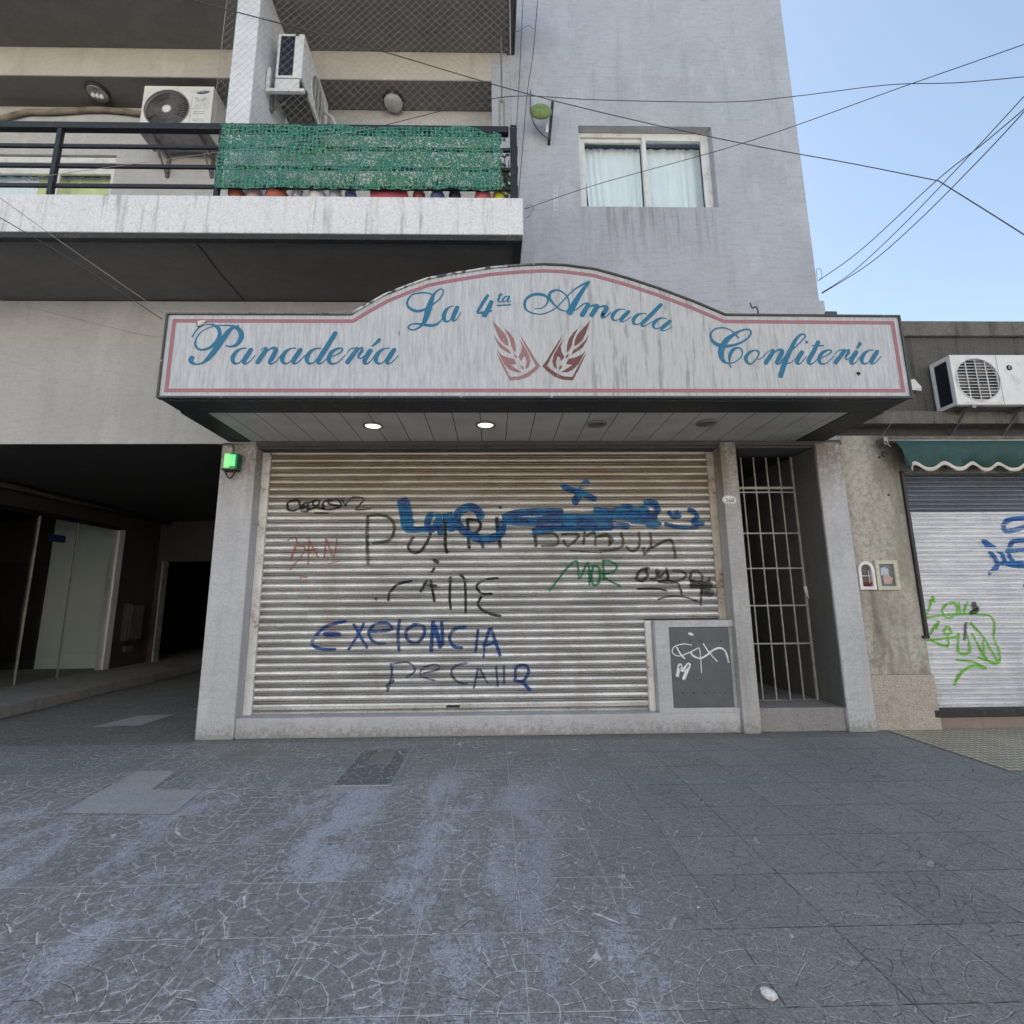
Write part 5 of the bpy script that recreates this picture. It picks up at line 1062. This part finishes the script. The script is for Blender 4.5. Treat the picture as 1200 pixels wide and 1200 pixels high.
cable('overhead_cable', [aY(615, 245, -.02), aY(700, 216, -.5), aY(870, 168, -1.2), aY(1060, 101, -1.9), aY(1200, 52, -2.4), aY(1300, 15, -2.8)], 0.0037, 'cable', 'black cable rising from the balcony corner across the window to the upper right sky', group='overhead cables')
cable('anchor_loop', [aY(615, 245, -.02), aY(620, 240, -.04), aY(625, 243, -.05), aY(621, 252, -.05), aY(616, 256, -.02)], 0.0025, 'cable', 'small wire loop at the balcony corner anchor', 'wire')
cable('overhead_cable', [aY(959, 329, .02), aY(1010, 292, -.3), aY(1097, 212, -.9), aY(1150, 170, -1.3), aY(1200, 128, -1.7), aY(1290, 50, -2.3)], 0.0049, 'cable', 'uppermost of the three cables leaving the building corner', group='cables from the building corner')
cable('overhead_cable', [aY(963, 343, .02), aY(1000, 318, -.2), aY(1060, 262, -.6), aY(1140, 178, -1.2), aY(1200, 113, -1.7), aY(1290, 15, -2.3)], 0.0045, 'cable', 'cable from the building corner that ends highest at the right edge', group='cables from the building corner')
cable('overhead_cable', [aY(963, 344, .02), aY(1020, 308, -.2), aY(1075, 260, -.6), aY(1140, 195, -1.2), aY(1200, 131, -1.7), aY(1290, 30, -2.3)], 0.0049, 'cable', 'lowest of the three cables leaving the building corner', group='cables from the building corner')
cable('anchor_loop', [aY(958, 330, 0), aY(957, 316, -.02), aY(962, 316, -.03), aY(963, 324, -.03), aY(959, 329, 0)], 0.0025, 'cable', 'small wire loop at the right building corner', 'wire')
cable('overhead_cable', [aY(-60, 190, -2.2), aY(0, 232, -2), aY(95, 300, -1.6), aY(192, 367, -1.2)], 0.0025, 'cablew', 'thin pale cable coming down from the left to the sign corner', group='cables to the left sign corner')
cable('overhead_cable', [aY(-60, 222, -2.2), aY(0, 255, -2), aY(95, 312, -1.6), aY(190, 374, -1.2)], 0.0037, 'cable', 'black cable coming down from the left to the sign corner', group='cables to the left sign corner')
cable('overhead_cable', [aY(-60, 338, -1.2), aY(0, 352, -1), aY(80, 371, -.6), aY(165, 392, -.1), aY(190, 394, -.02)], 0.0029, 'cablew', 'thin whitish cable across the beige wall left of the sign')
cable('overhead_cable', [aY(-40, 222, -2.2), aY(0, 214, -2.1), aY(120, 197, -1.9), aY(258, 178, -1.6), aY(330, 168, -1.5), aY(440, 150, -1.35)], 0.0021, 'cablew', 'thin grey wire rising past the left balcony railing to the green mesh')
cable('hanging_wire', [aY(1047, 485, -.1), aY(1044, 496, -.1), aY(1037, 506, -.05), aY(1031, 514, -.02), aY(1028, 522, .03)], 0.0029, 'cablew', 'short pale wire hanging under the right canopy corner', 'wire')

# ================================================================== SMALL WALL THINGS
# green lit emergency lamp on the pillar
P = aY(272.5, 541, -.05); t = thing('warning_lamp', (P.x, -.004, P.z-.10), 'green glowing lamp with a black ring handle on the left pillar', 'lamp')
m = MB(); m.box(P.x-.075, P.x+.055, -.10, -.006, P.z-.085, P.z+.085); m.build('lamp_housing', M['glowl'], t, bevel=.02)
m = MB()
for z_ in (.045, .0, -.045): m.box(P.x-.005, P.x+.056, -.103, -.0995, P.z+z_-.014, P.z+z_+.014)
m.build('led_row', M['glow'], t, bevel=.002)
m = MB(); m.box(P.x+.0, P.x+.075, -.106, -.104, P.z-.08, P.z-.065); m.box(P.x-.0, P.x+.075, -.106, -.10, P.z+.065, P.z+.082); m.box(P.x+.058, P.x+.075, -.104, -.006, P.z-.08, P.z+.08); m.build('lamp_bezel', M['greenp'], t)
m = MB(); m.box(P.x-.08, P.x+.07, -.11, -.005, P.z-.105, P.z-.088); m.tube([(P.x-.07+.12*k/10, -.06, P.z-.10-.085*sin(pi*k/10)) for k in range(11)], .009, 6); m.build('lamp_base', M['rail'], t)
cable('lamp_wire', [(P.x, -.05, P.z+.085), (P.x-.01, -.04, P.z+.16), (P.x-.06, -.03, P.z+.21), (P.x-.18, -.02, P.z+.20)], .009, 'cable', 'black wire above the green lamp on the pillar', 'wire')
# house number
P = aY(855, 586, -.035); t = thing('number_plate', (P.x, -.03, P.z), 'oval enamel house number plate on the post beside the entrance gate', 'number plate')
m = MB(); m.lathe((P.x, -.0305, P.z), [(.083, 0), (.08, .006), (.07, .008)], 32, 'y'); o = m.build('plate', M['whitep'], t); o.scale = (1, 1, .68)
m = MB(); m.tube([(P.x+.074*cos(2*pi*k/36), -.039, P.z+.050*sin(2*pi*k/36)) for k in range(37)], .0016, 5); m.build('plate_rim', M['dark'], t)
tx = text('number', '268', (0, 0, 0), .066, M['rail']); tx.parent = t; tx.location = (0, -.010, -.004)
m = MB(); m.box(P.x-.03, P.x+.03, -.040, -.0385, P.z-.038, P.z-.034); m.build('small_print', M['rail'], t)
# shrine niches
nz0, nz1 = aY(1015, 691, NP).z, aY(1010, 658, NP).z
u0_, u1_ = aY(1004, 675, NP).x, aY(1023, 675, NP).x; v0_, v1_ = aY(1025, 675, NP).x, aY(1050, 675, NP).x
tilef = paint('flowered_tile_frame', (.55, .54, .44), .4, 0, .1, (.25, .30, .15), .9, 30)
t = thing('wall_shrine', ((u0_+u1_)/2, NP, nz0), 'small arched tile framed shrine niche on the tan wall', 'shrine')
m = MB(); cx_ = (u0_+u1_)/2; rw = (u1_-u0_)/2; arc = [(u0_, nz0), (u1_, nz0)]+[(cx_+rw*cos(pi*k/10), nz1-rw+rw*sin(pi*k/10)) for k in range(11)]
inn = inset(arc, .032); ring(m, arc, inn, NP-.035, NP-.002); m.build('tile_frame', M['whitep'], t)
m = MB(); m.prism(inn, NP-.006, NP-.002); m.build('picture', paint('dark_picture', (.10, .10, .09), .3, 0, .3, (.3, .05, .06), .9, 18), t)
m = MB(); m.box(cx_-.04, cx_+.05, NP-.02, NP-.012, nz1-.16, nz1-.153); m.box(cx_+.03, cx_+.036, NP-.02, NP-.012, nz0+.06, nz1-.1); m.build('glazing_bar', M['whitep'], t)
m = MB()
for k in range(9): m.lathe((cx_-.05+.012*k, NP-.02, nz0+.05+.01*(k % 3)), [(.004, -.01), (.012, 0), (.004, .012)], 8)
m.build('flowers', paint('red_flowers', (.25, .03, .04), .6), t)
t = thing('framed_tile_picture', ((v0_+v1_)/2, NP, nz0), 'rectangular framed religious tile picture right of the arched niche', 'picture')
m = MB(); rc = [(v0_, nz0-.005), (v1_+.01, nz0-.005), (v1_+.01, nz1+.01), (v0_, nz1+.01)]; rin = inset(rc, .04); ring(m, rc, rin, NP-.03, NP-.002); m.build('tile_frame', tilef, t)
m = MB(); m.prism(rin, NP-.008, NP-.002); m.build('picture', paint('blue_grey_picture', (.14, .18, .20), .3, 0, .3, (.3, .33, .35), .5, 14), t)
mx_ = (v0_+v1_)/2; hz = nz1-nz0; m = MB(); m.prism([(mx_-.055, nz0+hz*.5), (mx_+.03, nz0+hz*.48), (mx_+.035, nz0+hz*.72), (mx_, nz0+hz*.8), (mx_-.05, nz0+hz*.76)], NP-.011, NP-.009); m.build('pale_figure', paint('pale_blue', (.45, .52, .58), .4), t)
m = MB(); m.prism([(mx_-.03, nz0+.06), (mx_+.045, nz0+.06), (mx_+.07, nz0+.12), (mx_+.0, nz0+.17), (mx_-.04, nz0+.13)], NP-.013, NP-.0115); m.build('pink_flowers', paint('pale_pink', (.55, .36, .32), .5), t)
# wall hooks near awning
m = MB(); P = aY(1034, 533, NP); m.tube([(P.x+.03*cos(a), NP-.03, P.z+.03*sin(a)) for a in [k*.6 for k in range(9)]], .007, 6); m.tube([(P.x, NP-.03, P.z+.03), (P.x, NP, P.z+.03)], .007, 6); m.build('wall_hook', M['dark'], label='small dark ring hook on the tan wall beside the awning', cat='hook', origin=tuple(P))
m = MB()
for px_, py_ in ((1041, 580), (1030, 536)): q = aY(px_, py_, NP); m.lathe((q.x, NP, q.z), [(.012, 0), (.009, .012)], 8, 'y')
m.build('wall_plug', M['dark'], NBD)
# flap behind the sign on the concrete
m = MB(); P = aY(1073, 452, 0.02); m.add([P+Vector((-.06, 0, .07)), P+Vector((-.02, -.02, .075)), P+Vector((.04, -.03, -.03)), P+Vector((.05, -.01, -.07)), P+Vector((-.05, 0, -.05))], [(0, 1, 2, 3, 4)]); m.build('torn_sheet', M['whitep'], label='torn white scrap behind the right end of the shop sign', cat='scrap')

# ================================================================== ON THE GROUND
P = aZ(901, 1171, 0); bm = bmesh.new(); bmesh.ops.create_icosphere(bm, subdivisions=3, radius=.022)
for v in bm.verts: k = 1+.5*mnoise.noise(v.co*42+Vector((3, 1, 2)))+.28*mnoise.noise(v.co*110); v.co *= k; v.co.z *= .75; v.co.x *= 1.05
me = bpy.data.meshes.new('stone'); bm.to_mesh(me); bm.free(); me.materials.append(M['stone']); o = bpy.data.objects.new('stone', me); COL.objects.link(o); o.location = (P.x, P.y, .017); o.rotation_euler = (0, 0, .6)
tag(o, 'small rough white stone lying on the pavement in the foreground', 'stone')
def cover():
    b = NB('stamped_cover'); n = b.noise(40, 4); v = b.n('TexVoronoi'); v.feature = 'DISTANCE_TO_EDGE'; b.put(v.inputs['Vector'], b.co()); v.inputs['Scale'].default_value = 9
    ln = b.ramp(v.outputs['Distance'], .05, .015); col = b.mix(b.ramp(n, .3, .7), (.12, .125, .13), (.17, .175, .18)); col = b.mix(b.m_('MULTIPLY', ln, b.ramp(n, .4, .6)), col, (.45, .47, .48)); return b.fin(col, .7, 0, b.bump(ln, .4, .004))
m = MB(); m.add([(-1.20, -1.30, .005), (-.765, -1.30, .005), (-.765, -.42, .005), (-1.20, -.42, .005)], [(0, 1, 2, 3)])
t = thing('access_cover', (-.98, -.86, 0), 'dark rectangular stamped access cover set in the pavement below the shutter', 'access cover')
m.build('cover_plate', cover(), t)
m = MB(); ring(m, [(-1.20, -1.30), (-.765, -1.30), (-.765, -.42), (-1.20, -.42)], [(-1.19, -1.29), (-.775, -1.29), (-.775, -.43), (-1.19, -.43)], 0, 1)
fr_ = MB(); 
for (a, b_, c_, d_) in ((-1.205, -.76, -1.305, -1.295), (-1.205, -1.195, -1.295, -.42), (-.77, -.76, -1.295, -.42)): fr_.box(a, b_, c_, d_, .001, .008)
fr_.build('cover_rim', M['cement'], t)
rb_ = MB(); rb_.box(-1.08, -.88, -.82, -.50, .006, .008)
for k in range(9): rb_.box(-1.07+.0205*k, -1.062+.0205*k, -.81, -.51, .008, .011)
rb_.build('ribbed_lid', M['step'], t)
rnd = random.Random(5)
for i, (x, y) in enumerate([(604, 1014), (842, 1057), (816, 1040), (818, 1064), (685, 873), (581, 1038), (824, 941)]):
    P = aZ(x, y, 0); m = MB(); s_ = rnd.uniform(.004, .007); m.add([(P.x+s_*cos(a)*rnd.uniform(.7, 1.2), P.y+s_*sin(a)*rnd.uniform(.7, 1.2), .002) for a in [k*1.05 for k in range(6)]]+[(P.x, P.y, .009)], [(k, (k+1) % 6, 6) for k in range(6)])
    m.build('pebble', M['stone'], label='tiny white paint chip on the pavement', cat='debris', group='white chips on the pavement', origin=(P.x, P.y, 0))
